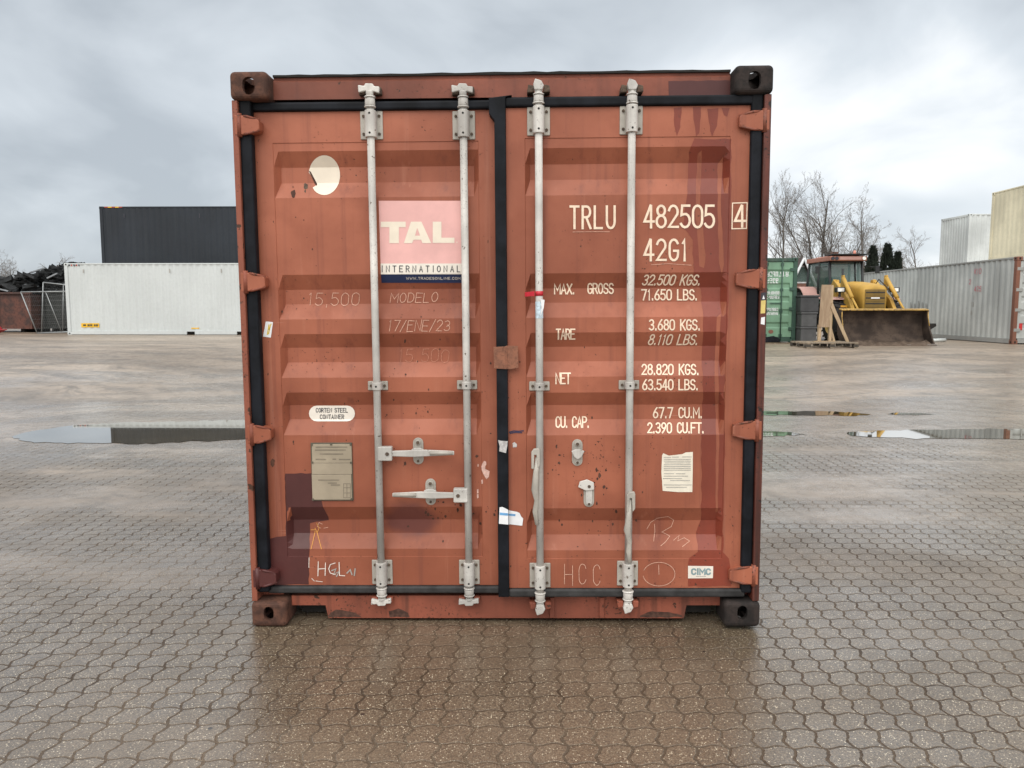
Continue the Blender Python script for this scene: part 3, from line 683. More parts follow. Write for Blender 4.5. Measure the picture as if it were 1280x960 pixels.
# near-black panel whose colour stands in for the shade behind the rubber
m = MB(); m.box(-W2 + .13, W2 - .13, .150, .158, zs1 - .03, zh + .06); m.build('doorway_shade_panel', M['hole'], box_root)

# hinges: a tapered blade on the leaf, running back to a lug on the post
def hinge(door, parent, sx, py, mat, post_mat):
    pxp, pxt = (298, 335) if sx < 0 else (957, 918)
    xp = sx * (W2 - .012); z = P(pxt + (0 if sx < 0 else 6), py, door.y)[1]
    xt = door.x0 + .055 if sx < 0 else door.x1 - .060
    y0, y1 = .018, door.y + .012
    m = MB()
    pts = [(xp, z - .046), (xp, z + .046), (door.x0 - .005 if sx < 0 else door.x1 + .005, z + .042), (xt - sx * -.012, z + .030), (xt, z + .020), (xt, z - .020), (xt - sx * -.012, z - .030), (door.x0 - .005 if sx < 0 else door.x1 + .005, z - .042)]
    yb = [(.012 if abs(p[0] - xp) < .001 else y0) for p in pts]
    A = [m.bm.verts.new((p[0], q, p[1])) for p, q in zip(pts, yb)]; B = [m.bm.verts.new((p[0], y1 if abs(p[0] - xp) > .001 else .05, p[1])) for p in pts]
    m.bm.faces.new((A[0], A[1], A[2], A[7])); m.bm.faces.new((A[2], A[3], A[6], A[7])); m.bm.faces.new((A[3], A[4], A[5], A[6]))
    n = len(A)
    for i in range(n): m.bm.faces.new((A[i], A[(i + 1) % n], B[(i + 1) % n], B[i]))
    o = m.build('hinge', mat, parent, bev=.005)
    # raised blade edges and the pin
    m = MB()
    for s in (1, -1):
        m.tube([(xp + sx * -.04, y0 + .004, z + s * .040), (door.x0 if sx < 0 else door.x1, y0, z + s * .038), (xt, y0 + .008, z + s * .022)], .006, 8)
    m.cyl((xp - sx * .020, .022, z - .052), (xp - sx * .020, .022, z + .052), .012)
    m.build('hinge_pin', post_mat, parent)
for py in (160, 353, 540.5): hinge(LEFT, door_l, -1, py, M['red'], M['red_worn'])
hinge(LEFT, door_l, -1, 717.5, M['maroon'], M['maroon'])
for py in (152.5, 349, 537, 717): hinge(RIGHT, door_r, 1, py, M['red'], M['post'])

# locking bars
def bolt(m, x, y, z, r=.0075): m.cyl((x, y + .004, z), (x, y - .007, z), r, r * .8, 8)
def guide(root, door, x, yc, z, w, h, rr):
    m = MB(); yd = door.depth(x + .045, z)
    m.box(x - w / 2, x + w / 2, yd - .008, yd - .0005, z - h / 2, z + h / 2)
    g = m.build('rod_guide', M['bracket'], root, bev=.006)
    m = MB(); n = 10
    prof = [(x - rr, yd - .004)] + [(x - rr * math.cos(math.pi * i / n), yc - rr * math.sin(math.pi * i / n)) for i in range(n + 1)] + [(x + rr, yd - .004)]
    m.prism(prof, 'z', z - h / 2 + .004, z + h / 2 - .004); s = m.build('guide_sleeve', M['rod'], root, bev=.003)
    k = h / 2 - .024 if h > .08 else 0
    for sx in (-1, 1):
        for sz in ((1, -1) if k else (1,)):
            m = MB(); bolt(m, x + sx * (w / 2 - .016), yd - .008, z + sz * k); m.build('bolt', M['bolt'], root)
    for sz in ((.34, -.34) if h > .08 else (0,)):
        m = MB(); m.cyl((x, yc - rr - .0005, z + sz * h), (x, yc - rr + .004, z + sz * h), .005, n=8); m.build('pin_hole', M['hole'], root)
def locking_cam(root, x, yc, z, s, kind, q):
    """s = +1 at the top, -1 at the bottom: collar, neck and forked cam hooked into its keeper"""
    side = s; s = s * q                                  # length of the end piece
    m = MB()
    m.cyl((x, yc, z), (x, yc, z + s * .010), .027); m.cyl((x, yc, z + s * .010), (x, yc, z + s * .052), .024, .022); m.cyl((x, yc, z + s * .052), (x, yc, z + s * .062), .027, .024)
    m.cyl((x, yc, z + s * .062), (x, yc, z + s * .088), .016, .019)
    zz = z + s * .098
    if kind == 0:
        m.prism([(x - .050, zz - .020 * s), (x - .020, zz - .012 * s), (x + .022, zz - .016 * s), (x + .044, zz - .024 * s), (x + .046, zz + .010 * s), (x + .022, zz + .012 * s), (x + .016, zz + .026 * s), (x - .018, zz + .028 * s), (x - .024, zz + .014 * s), (x - .052, zz + .020 * s)], 'y', yc - .012, yc + .016)
    else:
        m.prism([(x - .018, zz - .02 * s), (x + .016, zz - .02 * s), (x + .024, zz + .006 * s), (x + .012, zz + .034 * s), (x - .016, zz + .046 * s), (x - .024, zz + .012 * s)], 'y', yc - .020, yc + .014)
    c = m.build('locking_cam', M['rod'], root, bev=.004)
    for sx in (-1, 1):
        cx = x + sx * .036; m = MB()
        m.prism([(cx - .016, zz - .028 * s), (cx + .016, zz - .024 * s), (cx + .014, zz + .012 * s), (cx - .010, zz + .020 * s)], 'y', yc + .004, BY - .001)
        m.build('cam_keeper', M['bolt'] if side > 0 else M['red_worn'], root, bev=.003)
RODS = [(LEFT, (464, 476), 157, 714.5, 482, (129, 737), 0, 0), (LEFT, (579.6, 586), 157, 714.5, 481, (129, 737), 0, 0),
        (RIGHT, (673.3, 675.2), 151.8, 718.5, 482.5, (124, 743), 1, 1), (RIGHT, (790, 785), 150.5, 716, 481, (124, 741), 1, 1)]
rods = []
for D, (pt, pb), yt, yb, ym, (ct, cb), kt, kb in RODS:
    yc = D.y - .030
    x = (P(pt, 190, yc)[0] + P(pb, 690, yc)[0]) / 2
    zt_, zb_, zm_ = P(pt, yt, D.y)[1], P(pb, yb, D.y)[1], P((pt + pb) / 2, ym, D.y)[1]
    m = MB(); m.cyl((x, yc, zb_ - .12), (x, yc, zt_ + .12), .0172, n=20)
    rod = m.build('locking_rod', M['rod'], box_root)
    guide(rod, D, x, yc, zt_, .104, .128, .026); guide(rod, D, x, yc, zb_, .100, .122, .026); guide(rod, D, x, yc, zm_, .096, .044, .023)
    locking_cam(rod, x, yc, P(pt, ct + 6, yc)[1], 1, kt, .85 if kt == 0 else .74); locking_cam(rod, x, yc, P(pb, cb - 3, yc)[1], -1, kb, .72 if kb == 0 else .76)
    rods.append((rod, x, yc, D))
# handles on the left leaf, each resting in its catch
def catch(door, parent, px, py, w, h, bent=False):
    x, z = door.pt(px, py); y = door.depth(x, z)
    m = MB(); m.prism(stadium(x, z, w, h), 'y', y - .006, y - .0005); c = m.build('handle_catch', M['bracket'], parent, bev=.002)
    m = MB(); m.prism(stadium(x, z, w * .62, h * .86), 'y', y - .012, y - .006); 
    m.cyl((x, y - .018, z + h * .33), (x, y - .006, z + h * .33), .013, n=6)
    m.cyl((x, y - .016, z - h * .36), (x, y - .006, z - h * .36), .009, n=6)
    m.build('catch_plate', M['bracket'] if not bent else M['rod'], parent, bev=.002)
    m = MB(); bolt(m, x, y - .017, z + h * .33, .009); m.build('bolt', M['bolt'], parent)
    m = MB(); bolt(m, x, y - .015, z - h * .36, .007); m.build('bolt', M['bolt'], parent)
    m = MB()
    if bent: m.prism([(x - .052, z + h * .30), (x - .044, z + h * .52), (x - .010, z + h * .60), (x + .022, z + h * .48), (x + .024, z + h * .20), (x - .014, z + h * .16)], 'y', y - .020, y - .011)
    else: m.prism([(x - .030, z + .012), (x - .014, z + .020), (x + .014, z + .020), (x + .032, z + .012), (x + .018, z - .016), (x, z - .028), (x - .016, z - .016)], 'y', y - .036, y - .026).box(x - .012, x + .012, y - .028, y - .006, z - .006, z + .012)
    m.build('catch_hook', M['rod'], parent, bev=.003)
catch(LEFT, door_l, 523, 563.5, .050, .130); catch(LEFT, door_l, 538.5, 614.5, .050, .130)
catch(RIGHT, door_r, 721.5, 565.5, .050, .128); catch(RIGHT, door_r, 736, 617.5, .050, .124, True)
def handle(rodt, px_hub, px_end, py):
    rod, x, yc, D = rodt; z = P(px_hub, py, yc - .012)[1]; s = 1 if px_end > px_hub else -1
    m = MB(); hx = P(px_hub, py, yc)[0]; m.box(min(x, hx + s * .022), max(x, hx + s * .022), yc - .024, yc + .012, z - .034, z + .034); m.build('handle_hub', M['rod'], rod, bev=.005)
    m = MB(); m.cyl((hx, yc - .028, z), (hx, yc - .02, z), .009, n=8); m.build('bolt', M['bolt'], rod)
    xe = P(px_end, py, yc)[0]; a = hx + s * .015
    m = MB(); m.prism([(a, z - .013), (a, z + .013), (a + (xe - a) * .35, z + .016), (a + (xe - a) * .55, z + .018), (xe, z + .011), (xe, z - .008), (a + (xe - a) * .55, z - .014), (a + (xe - a) * .35, z - .017)], 'y', yc - .016, yc - .003)
    m.build('handle', M['rod'], rod, bev=.004)
    m = MB(); q = a + (xe - a) * .62; m.tube([(q, yc - .0165, z + .003), (xe - s * .006, yc - .0165, z + .0015)], [.011, .009], 8); m.build('handle_grip', M['bracket'], rod)
handle(rods[0], 485, 568, 567); handle(rods[1], 573, 491, 619)
# the right leaf's handles hang down beside their bars, bent
def hanging(rodt, px, pts, fork):
    rod, x, yc, D = rodt
    m = MB(); q = [P(a, b, yc - .02) for a, b in pts]
    m.tube([(a, yc - .018 - .010 * math.sin(i * 1.3), b) for i, (a, b) in enumerate(q)], [.010, .013, .017, .012, .013, .008][:len(q)], 8)
    for v in m.bm.verts: v.co.y = (yc - .02) + (v.co.y - yc + .02) * .6
    m.build('handle', M['bracket'], rod)
    a, b = P(*fork, yc - .02)
    m = MB(); m.prism([(a - .022, b - .075), (a - .022, b + .005), (a - .010, b + .020), (a + .014, b + .022), (a + .018, b + .01), (a + .018, b - .06), (a + .006, b - .075), (a + .002, b - .01), (a - .008, b - .008), (a - .010, b - .075)], 'y', yc - .030, yc - .012)
    m.build('handle_hub', M['bracket'], rod, bev=.003)
hanging(rods[2], 672, [(672, 572), (670, 590), (668.5, 612), (671, 626), (669, 640), (671, 656)], (670, 566))
hanging(rods[3], 786, [(787, 625), (786, 645), (784, 662), (787, 676), (786, 690), (787, 704)], (789, 620))

# lock-box plate folded over the centre gasket
x, z = P(632.5, 447, RIGHT.y - .02); y = RIGHT.y - .026
m = MB(); m.prism([(x - .056, z - .050), (x - .058, z + .050), (x - .004, z + .052), (x + .004, z + .056), (x + .056, z + .054), (x + .058, z - .048), (x + .02, z - .054)], 'y', y - .006, y + .004)
m.box(x + .001, x + .006, y - .009, y - .006, z - .048, z + .05)
lb = m.build('lock_plate', rusty('rusty_lock_plate', (0.27, 0.115, 0.07), (0.19, 0.085, 0.055), 22), door_r, bev=.004)

# --- colour patches on the paint
rw = random.Random(3)
def ragged(pts, step=5, amp=1.2):
    o = []
    for a, b in zip(pts, pts[1:] + pts[:1]):
        k = max(1, int(math.hypot(b[0] - a[0], b[1] - a[1]) / step))
        for j in range(k):
            t = j / k; o.append((a[0] + (b[0] - a[0]) * t + (rw.uniform(-amp, amp) if j else 0), a[1] + (b[1] - a[1]) * t + (rw.uniform(-amp, amp) if j else 0)))
    return o
sheet('paint_patch', LEFT, door_l, [ragged([(356.5, 592), (389.5, 591.5), (391, 624), (402, 626), (404.5, 635), (410.5, 646), (411, 650), (395, 652), (387.5, 654), (386.5, 694), (386, 730.5), (337, 730.5), (335, 674), (346, 671), (357.5, 670)], 6, .7)], M['maroon'], .0008)
streak = [(868, 173), (861, 190), (860, 215), (858, 250), (853, 283), (866, 300), (867, 343), (876, 362), (879, 397), (879, 418), (877, 450), (879, 490), (876, 540), (877, 600), (876, 650), (870, 665), (872, 690), (861, 698), (860, 733), (914, 733), (911, 698), (903.5, 690), (904.5, 620), (906, 543), (905, 500), (907, 450), (910, 400), (911, 343), (913, 300), (913.5, 250), (914, 190), (914, 174)]
d1 = [(872, 192), (877, 188), (875, 260), (879, 286), (882, 318), (880, 335), (874, 333), (872, 300), (869, 262)]
d2 = [(897, 205), (904, 196), (901, 250), (905, 330), (902, 343), (899, 330), (897, 270)]
d3 = [(896, 396), (901, 392), (898, 470), (899, 545), (897, 640), (894, 640), (895, 545), (893, 470)]
sheet('water_streak', RIGHT, door_r, [[ragged(streak, 8, 1.0), ragged(d1, 8, .6), ragged(d2, 8, .6), ragged(d3, 10, .5)]], M['wet'], .0008)
for pts in ([(842, 135), (852, 134), (850, 160), (846, 170), (843, 158)], [(866, 134), (876, 134), (874, 166), (870, 171), (867, 150)], [(884, 136), (898, 135), (896, 158), (890, 171), (886, 152)], [(902, 135), (912, 135), (909, 146), (905, 144)]):
    sheet('water_streak', RIGHT, door_r, [ragged(pts, 6, .8)], M['wet'], .0008)
# maroon touch-up on the header (a flat sheet standing just proud of the beam)
def beam_sheet(name, parent, pts, y, mat):
    m = MB(); q = [P(a, b, y) for a, b in pts]; vs = [m.bm.verts.new((a, y, b)) for a, b in q]
    for t in tessellate_polygon([[Vector((a, b, 0)) for a, b in q]]): m.bm.faces.new([vs[i] for i in t])
    for f in m.bm.faces:
        f.normal_update()
        if f.normal.y > 0: f.normal_flip()
    return m.build(name, mat, parent, norm=False)
beam_sheet('paint_patch', hd, ragged([(835.5, 101.5), (921, 100), (921, 118.8), (836, 120.5)], 7, .5), BY - .0012, M['maroon'])
m_ = M['grime']
beam_sheet('grime_stain', sill, ragged([(410, 769.5), (420, 762), (444, 766), (452, 771.5), (411, 771.5)], 5, .8), BY - .0008, m_)
beam_sheet('grime_stain', sill, ragged([(487, 771.5), (486, 764), (498, 760.5), (510, 766), (512, 771.5)], 5, .8), BY - .0008, m_)
beam_sheet('grime_stain', sill, ragged([(556, 771.5), (578, 752), (640, 748), (688, 752), (688, 771.5)], 6, 1.5), BY - .0008, M['red_worn'])
beam_sheet('grime_stain', sill, ragged([(800, 769.5), (815, 764), (836, 765), (852, 769), (853, 771.5), (800, 771.5)], 5, .8), BY - .0008, m_)

# --- left leaf: stickers, panel, plates
circ = arc(405.5, 219, 19.6, 24.8, 128, -172, 34)
sheet('torn_round_sticker', LEFT, door_l, [circ + [(390, 221), (395.6, 231.5), (391, 234.5)]], M['cream_vinyl'])
sheet('sticker_fold', LEFT, door_l, [[(386, 213.5), (388.5, 214.5), (396.6, 230), (396.2, 232.5), (393.5, 230)]], M['grime'], .0018)
for bx, by, r in ((382, 233, 3.4), (367, 242, 3.6), (381.5, 239, 1.4)):
    sheet('rust_spot', LEFT, door_l, [[(bx + r * .8 * (1 + .35 * rw.uniform(-1, 1)) * math.cos(t), by + r * 1.2 * (1 + .3 * rw.uniform(-1, 1)) * math.sin(t)) for t in [2 * math.pi * i / 11 for i in range(11)]]], M['bolt'] if r < 3.5 else M['casting'], .0012)
tal = sheet('leasing_panel', LEFT, door_l, [[(473.4, 251), (575.8, 251), (577, 329.4), (475.8, 329.4)]], M['pink'], .0015)
sheet('panel_band', LEFT, tal, [[(475.8, 329.4), (577, 329.4), (577.2, 343), (476.2, 343)]], M['white_vinyl'], .0016)
sheet('panel_band', LEFT, tal, [[(476.2, 343), (577.2, 343), (577.5, 353.6), (477, 353.6)]], M['navy'], .0017)
tq = lambda pts: [(470 + a / 8, 240 + b / 8) for a, b in pts]
sheet('panel_lettering', LEFT, tal, [tq([(48, 297), (298, 297), (298, 352), (230, 352), (230, 512), (135, 512), (135, 352), (48, 352)]),
      [tq([(350, 297), (455, 297), (553, 512), (465, 512), (452, 478), (377, 478), (362, 512), (280, 512)]), tq([(413, 360), (441, 437), (391, 437)])],
      tq([(568, 297), (655, 297), (655, 457), (785, 457), (785, 510), (568, 510)]), tq([(804, 497), (815, 497), (815, 508), (804, 508)])], M['cream_vinyl'], .0026)
text('panel_lettering', LEFT, tal, 'INTERNATIONAL', (477.2, 575.4, 332.4, 339.8), .0036, M['ink'], gap=1.15, lift=.0028)
text('panel_lettering', LEFT, tal, 'WWW.TRADESONLINE.COM', (508, 575.5, 346.6, 349.4), .0018, M['white_vinyl'], gap=.45, lift=.0032)
st = sheet('steel_notice', LEFT, door_l, [stadium(415, 516.8, 57.5, 19.6)], M['white_vinyl'])
text('notice_lettering', LEFT, st, 'CORTEN STEEL', (395.2, 434.8, 510.2, 515.2), .0030, M['ink'], gap=.45, lift=.0026)
text('notice_lettering', LEFT, st, 'CONTAINER', (400.3, 430, 518.3, 523.5), .0030, M['ink'], gap=.45, lift=.0026)
def raised_plate(name, door, parent, px0, px1, py0, py1, t, mat, bev=.002):
    (x0, z1), (x1, z0) = door.pt(px0, py0), door.pt(px1, py1); y = door.depth((x0 + x1) / 2, (z0 + z1) / 2)
    m = MB(); m.box(x0, x1, y - t, y - .0004, z0, z1); return m.build(name, mat, parent, bev=bev), (x0, x1, z0, z1, y - t)
rim, _ = raised_plate('data_plate', LEFT, door_l, 388.4, 442.2, 553.2, 625.5, .006, M['plate_frame'])
def plate_bar(x0, x1, y0, y1, mat, t=.0095, parent=rim): return raised_plate('plate_face', LEFT, parent, x0, x1, y0, y1, t, mat, .001)[0]
for a, b in ((555, 578.2), (578.8, 592.2), (592.8, 624)): plate_bar(390.2, 440.4, a, b, M['plate'])
for x, y in ((390.5, 555.5), (414.5, 555), (439, 555.5), (391, 577.5), (439.3, 577.8), (440, 623.4), (392, 623.6)):
    a, b = LEFT.pt(x, y); m = MB(); m.cyl((a, LEFT.depth(a, b) - .013, b), (a, LEFT.depth(a, b) - .008, b), .0055, n=8); m.build('rivet', M['plate_frame'], rim)
def scribble(door, parent, rows, mat, lift, w=.0022, seed=2, name='small_print'):
    rr = random.Random(seed); ln = []
    for x0, x1, y in rows:
        x = x0
        while x < x1:
            l = rr.uniform(1.0, 3.4); ln.append([(x, y), (min(x + l, x1), y)]); x += l + rr.uniform(.5, 1.1)
    return strokes(name, door, parent, ln, w, mat, lift)
scribble(LEFT, rim, [(401, 429, 567), (396, 407, 573.6), (417, 420, 573.4), (425, 438, 573.8), (396, 434, 558.4), (395, 432, 562), (399, 424, 599.5), (411, 421, 603.2), (415, 425, 605.6)], M['plate_ink'], .0105, .0055)
strokes('small_print', LEFT, rim, [[(430, 604), (438.5, 604), (438.5, 621.5), (430, 621.5), (430, 604)], [(430, 609), (438.5, 609)], [(430, 615.5), (438.5, 615.5)], [(434.2, 604), (434.2, 621.5)]], .003, M['plate_ink'], .0105)
tg = sheet('luggage_tag', LEFT, door_l, [[(332.4, 401.8), (341.4, 402.6), (338.6, 422), (328.8, 420.6)]], M['paper_white'])
strokes('small_print', LEFT, tg, [[(336.4, 406), (334.4, 418)], [(339, 405), (336.2, 412), (338, 409), (336, 417)]], .005, M['yellow_print'], .0024)
# chalk and marker writing, left leaf
text('chalk_writing', LEFT, door_l, '15,500', (385, 448, 366, 381.5), .0030, M['chalk'], jit=.05, gap=.4, seed=3, slant=.1)
text('chalk_writing', LEFT, door_l, 'MODELO', (488, 546.5, 366, 377.5), .0032, M['chalk'], jit=.05, gap=.35, seed=4, slant=.15)
text('chalk_writing', LEFT, door_l, '17/ENE/23', (484.5, 561.5, 400.5, 414), .0032, M['chalk'], jit=.05, gap=.35, seed=5, slant=.15)
text('chalk_writing', LEFT, door_l, '15,500', (497.5, 560.5, 437, 453), .0026, M['chalk_faint'], jit=.06, gap=.4, seed=6, slant=.1)
strokes('chalk_writing', LEFT, door_l, [[(398, 702), (397.5, 719.5)], [(397.5, 711), (407, 710.5)], [(407, 703.5), (406.5, 719)], [(419, 703.5), (413, 705.5), (411, 711), (413, 716), (419, 718)], [(424, 703), (424.5, 719), (431, 719.5)]], .0040, M['chalk_white'])
strokes('marker_smudge', LEFT, door_l, [[(415, 713), (420, 711), (417, 718), (424, 714), (421, 720)], [(434, 716), (438, 712), (440, 718)], [(444, 711), (443, 719)]], .006, M['ink_grey'])
strokes('orange_mark', LEFT, door_l, [[(389, 662), (395, 662)], [(396, 654), (399, 660), (396.5, 666)], [(394, 660), (402, 686)], [(394, 664), (389, 686)]], .0034, M['orange_mark'])
strokes('orange_mark', LEFT, door_l, [[(403, 655), (399, 653), (397, 658), (401, 660)], [(410, 659), (405, 660)]], .0026, M['chalk'])
strokes('chalk_writing', LEFT, door_l, [[(386.5, 697), (386.2, 709)], [(390, 723), (393, 726)], [(395, 726), (403, 727)]], .0030, M['chalk_white'])
sheet('scraped_paint', LEFT, door_l, [ragged([(605, 576), (607.5, 577), (606.5, 586), (612, 589), (611, 596), (608, 599), (605, 594), (603, 590), (601.5, 583)], 3, .8)], M['scrape'])
sheet('scraped_paint', LEFT, door_l, [ragged([(597, 580), (598.5, 580), (598, 583.5), (597, 583)], 2, .3)], M['scrape'])
for a, b in ((602.5, 602), (597, 614), (597, 620)): sheet('scraped_paint', LEFT, door_l, [[(a - 1, b - 2), (a + 1, b - 3), (a + 1.2, b + 2), (a - .6, b + 3)]], M['scrape'])

# --- right leaf: weights and numbers
for s, box, w, sl, gp in (('TRLU', (713.2, 768.2, 258.2, 285.2), .0105, 0, .55), ('482505', (805.5, 892.6, 257.2, 284.2), .0108, 0, .33), ('4', (918.6, 931, 257.2, 283.2), .0108, 0, .3), ('42G1', (805.5, 858.5, 299.6, 325.4), .0105, 0, .42),
      ('32.500 KGS.', (802.4, 874, 344, 356.2), .0064, .30, .34), ('71.650 LBS.', (802.2, 871, 362.3, 374.8), .0066, 0, .34), ('MAX.', (693.2, 717.8, 355.4, 367.2), .0066, 0, .28), ('GROSS', (734.8, 766.5, 354.5, 366.8), .0066, 0, .28),
      ('TARE', (695.6, 718.2, 411.6, 423.8), .0066, 0, .26), ('3.680 KGS.', (811.6, 874.6, 399.8, 412.3), .0066, 0, .34), ('8.110 LBS.', (809.7, 871, 418.4, 430.6), .0064, .30, .34),
      ('NET', (694.9, 712.7, 466.5, 479.4), .0066, 0, .26), ('28.820 KGS.', (802.4, 873, 455.6, 468), .0066, 0, .34), ('63.540 LBS.', (803.2, 872, 474.6, 487), .0066, 0, .34),
      ('CU. CAP.', (694.9, 736, 521, 534), .0066, 0, .28), ('67.7 CU.M.', (816.6, 877.2, 509.6, 522), .0066, 0, .34), ('2.390 CU.FT.', (809.6, 879.4, 528.6, 540.8), .0066, 0, .34)):
    text('stencil_lettering', RIGHT, door_r, s, box, w, M['cream'], sl, gp)
strokes('stencil_lettering', RIGHT, door_r, [[(915.5, 254), (933.8, 253.4), (932.8, 285.6), (914.8, 286), (915.5, 254)]], .0048, M['cream'])
strokes('scratch', RIGHT, door_r, [[(716, 290), (745, 289.6), (762, 289.8)]], .0022, M['chalk']); strokes('scratch', RIGHT, door_r, [[(814, 331), (835, 329.6), (864, 331.5)]], .0022, M['chalk'])
pp = sheet('paper_notice', RIGHT, door_r, [[(827.5, 569), (829, 566.5), (836, 569.5), (845, 568.5), (853, 567.5), (857, 565.5), (866, 564.8), (865.8, 590), (865.3, 615), (847, 615), (828.3, 613.4), (826.6, 590)]], M['paper'])
scribble(RIGHT, pp, [(830, 838, 571.6), (840, 848, 571.2), (853, 864, 571)] + [(830 + dx, 863, 574 + k * 2.25) for k, dx in enumerate((0, 0, 1, 0, 0, 0, 0))] + [(830, 842, 592), (845, 856, 592), (830, 860, 595), (829, 852, 598), (838, 862, 600.5), (830, 864, 606), (833, 858, 609)], M['ink_grey'], .0022, .0030, 5)
cm = sheet('maker_sticker', RIGHT, door_r, [[(860, 707.2), (891.4, 707.6), (891, 722.6), (860, 722.8)]], M['white_vinyl'])
text('maker_lettering', RIGHT, cm, 'CIMC', (864.5, 887.6, 711, 717.6), .0075, M['ink_teal'], gap=.35, lift=.0026)
scribble(RIGHT, cm, [(870, 882, 720.3)], M['ink_grey'], .0024, .0024)
text('chalk_writing', RIGHT, door_r, 'HCC', (706, 750, 706, 731), .0030, M['chalk'], jit=.05, gap=.9, seed=8)
strokes('chalk_writing', RIGHT, door_r, [arc(823.6, 717.5, 20, 14.8, -160, 170, 26), [(823.2, 706), (823.6, 718)]], .0028, M['chalk'])
strokes('chalk_writing', RIGHT, door_r, [[(808.5, 661), (813, 653), (822, 647.5), (835, 645.5), (842, 650), (839, 658), (827, 665), (832, 667), (837, 670), (832, 677), (826, 682)], [(818, 655), (818.5, 664), (817, 676)], [(842, 675), (849, 669), (847, 676), (855, 672), (862, 676), (853, 683)]], .0026, M['chalk'])
strokes('marker_smear', RIGHT, door_r, [[(637, 540), (642, 538.5), (648, 539), (654, 538.4)], [(638, 541.4), (645, 540.2), (652, 540.8)]], .0055, M['blue_mark'])
sheet('scraped_paint', RIGHT, door_r, [ragged([(640.5, 554), (643, 552.4), (646, 555), (645.5, 559), (641, 559.4)], 2, .5)], M['tape_silver'])
tp = sheet('torn_label', RIGHT, door_r, [[(634.8, 637.5), (646, 639.5), (649.5, 641), (651.5, 645.5), (654, 648), (652.8, 657), (636, 655)]], M['paper_white'], .0030)
# these two bridge the rubber as well
y = RIGHT.y - .0265
def flat_tag(name, parent, pts, y, mat, t=.0016):
    m = MB(); m.prism([P(a, b, y) for a, b in pts], 'y', y - t, y); return m.build(name, mat, parent)
tl = flat_tag('torn_label', door_r, [(624.4, 634.2), (628, 633.6), (635.2, 637.2), (635.4, 655.6), (623.6, 654.6)], y, M['paper_white'])
flat_tag('label_band', tl, [(624.6, 640.6), (635, 641.6), (635, 644.6), (624.6, 643.8)], y - .0018, M['blue_print'], .0006)
strokes('small_print', RIGHT, tp, [[(635.2, 643), (643, 643.6)]], .010, M['blue_print'], .0036)
flat_tag('silver_tape', door_r, [(622.6, 550), (626, 551), (634.6, 551.5), (634, 558), (632.4, 566.2), (624, 564), (624.6, 558)], y, M['tape_silver'])
for px, py in ((935.5, 514), (934.6, 557)):
    yy = RIGHT.y + .009
    m = MB(); a, b = P(px, py, yy); m.prism([(a - .004, b - .022), (a + .002, b - .024), (a + .005, b + .018), (a - .003, b + .024)], 'y', yy - .0012, yy).prism([(a - .014, b - .002), (a + .014, b + .001), (a + .012, b + .007), (a - .012, b + .004)], 'y', yy - .0024, yy - .0013); m.build('white_scuff', M['paper_white'], door_r)
# red tape and a peeling label on the third bar
rod, x, yc, _ = rods[2]
za, zb = P(673, 370, yc)[1], P(673, 364, yc)[1]
m = MB(); m.cyl((x, yc, za), (x, yc, zb), .0182, n=20); m.build('red_tape', M['red_tape'], rod)
a, b = P(656, 364, RIGHT.y)[0], P(668, 364, RIGHT.y)[0]
m = MB(); yy = RIGHT.y - .006; m.face([(a, yy, za - .002), (b, yc - .012, za), (b, yc - .012, zb), (a, yy, zb - .004)]); m.build('red_tape', M['red_tape'], rod, norm=False)
za, zb = P(673, 398, yc)[1], P(673, 377, yc)[1]
m = MB(); m.tube([(x, yc, za), (x, yc, zb)], .0179, 20, caps=False); lbl = m.build('bar_label', plain('pale_blue_label', (.52, .62, .68), .6, 0, .3, 60), rod)
m = MB(); m.prism([(x + .004, zb - .07), (x + .020, zb - .03), (x + .024, zb + .008), (x + .006, zb + .010), (x + .010, zb - .03)], 'y', yc - .021, yc - .0195); m.build('peeling_edge', M['paper_white'], lbl)
# rust and grime freckles around the catches
def freckles(door, parent, cx, cy, sx, sy, n, mat, seed, rmin=.5, rmax=2.2):
    rr = random.Random(seed); pl = []
    for _ in range(n):
        x, y, r = rr.gauss(cx, sx), rr.gauss(cy, sy), rmin + (rmax - rmin) * rr.random() ** 2.2
        el = rr.uniform(.6, 1.9); th = rr.uniform(0, 3)
        pl.append([(x + r * rr.uniform(.6, 1.2) * math.cos(t + th), y + r * el * rr.uniform(.6, 1.2) * math.sin(t + th)) for t in [2 * math.pi * i / 8 for i in range(8)]])
    sheet('rust_spot', door, parent, pl, mat, .0011)
freckles(RIGHT, door_r, 735, 590, 18, 14, 42, M['grime'], 1); freckles(RIGHT, door_r, 740, 665, 36, 22, 24, M['grime'], 2, .4, 1.7)
freckles(RIGHT, door_r, 760, 560, 55, 60, 12, M['grime'], 12, .3, 1.1); freckles(RIGHT, door_r, 780, 230, 70, 60, 14, M['grime'], 13, .3, 1.0)
freckles(LEFT, door_l, 520, 485, 45, 40, 36, M['grime'], 3, .4, 1.7); freckles(LEFT, door_l, 545, 610, 34, 26, 12, M['grime'], 4, .4, 2.2)
freckles(RIGHT, door_r, 720, 640, 40, 60, 40, M['grime'], 21, .3, 1.6); freckles(RIGHT, door_r, 645, 500, 5, 90, 14, M['grime'], 22, .3, 1.2); freckles(LEFT, door_l, 610, 560, 6, 90, 16, M['grime'], 23, .3, 1.3); freckles(LEFT, door_l, 333, 480, 5, 100, 14, M['grime'], 24, .3, 1.3); 
freckles(LEFT, door_l, 400, 470, 40, 70, 22, M['grime'], 5, .4, 1.5); freckles(LEFT, door_l, 560, 640, 26, 8, 40, M['grime'], 6, .5, 2.0)
freckles(LEFT, door_l, 420, 300, 50, 60, 16, M['grime'], 15, .3, 1.1); freckles(LEFT, door_l, 530, 690, 60, 22, 18, M['grime'], 16, .3, 1.4)
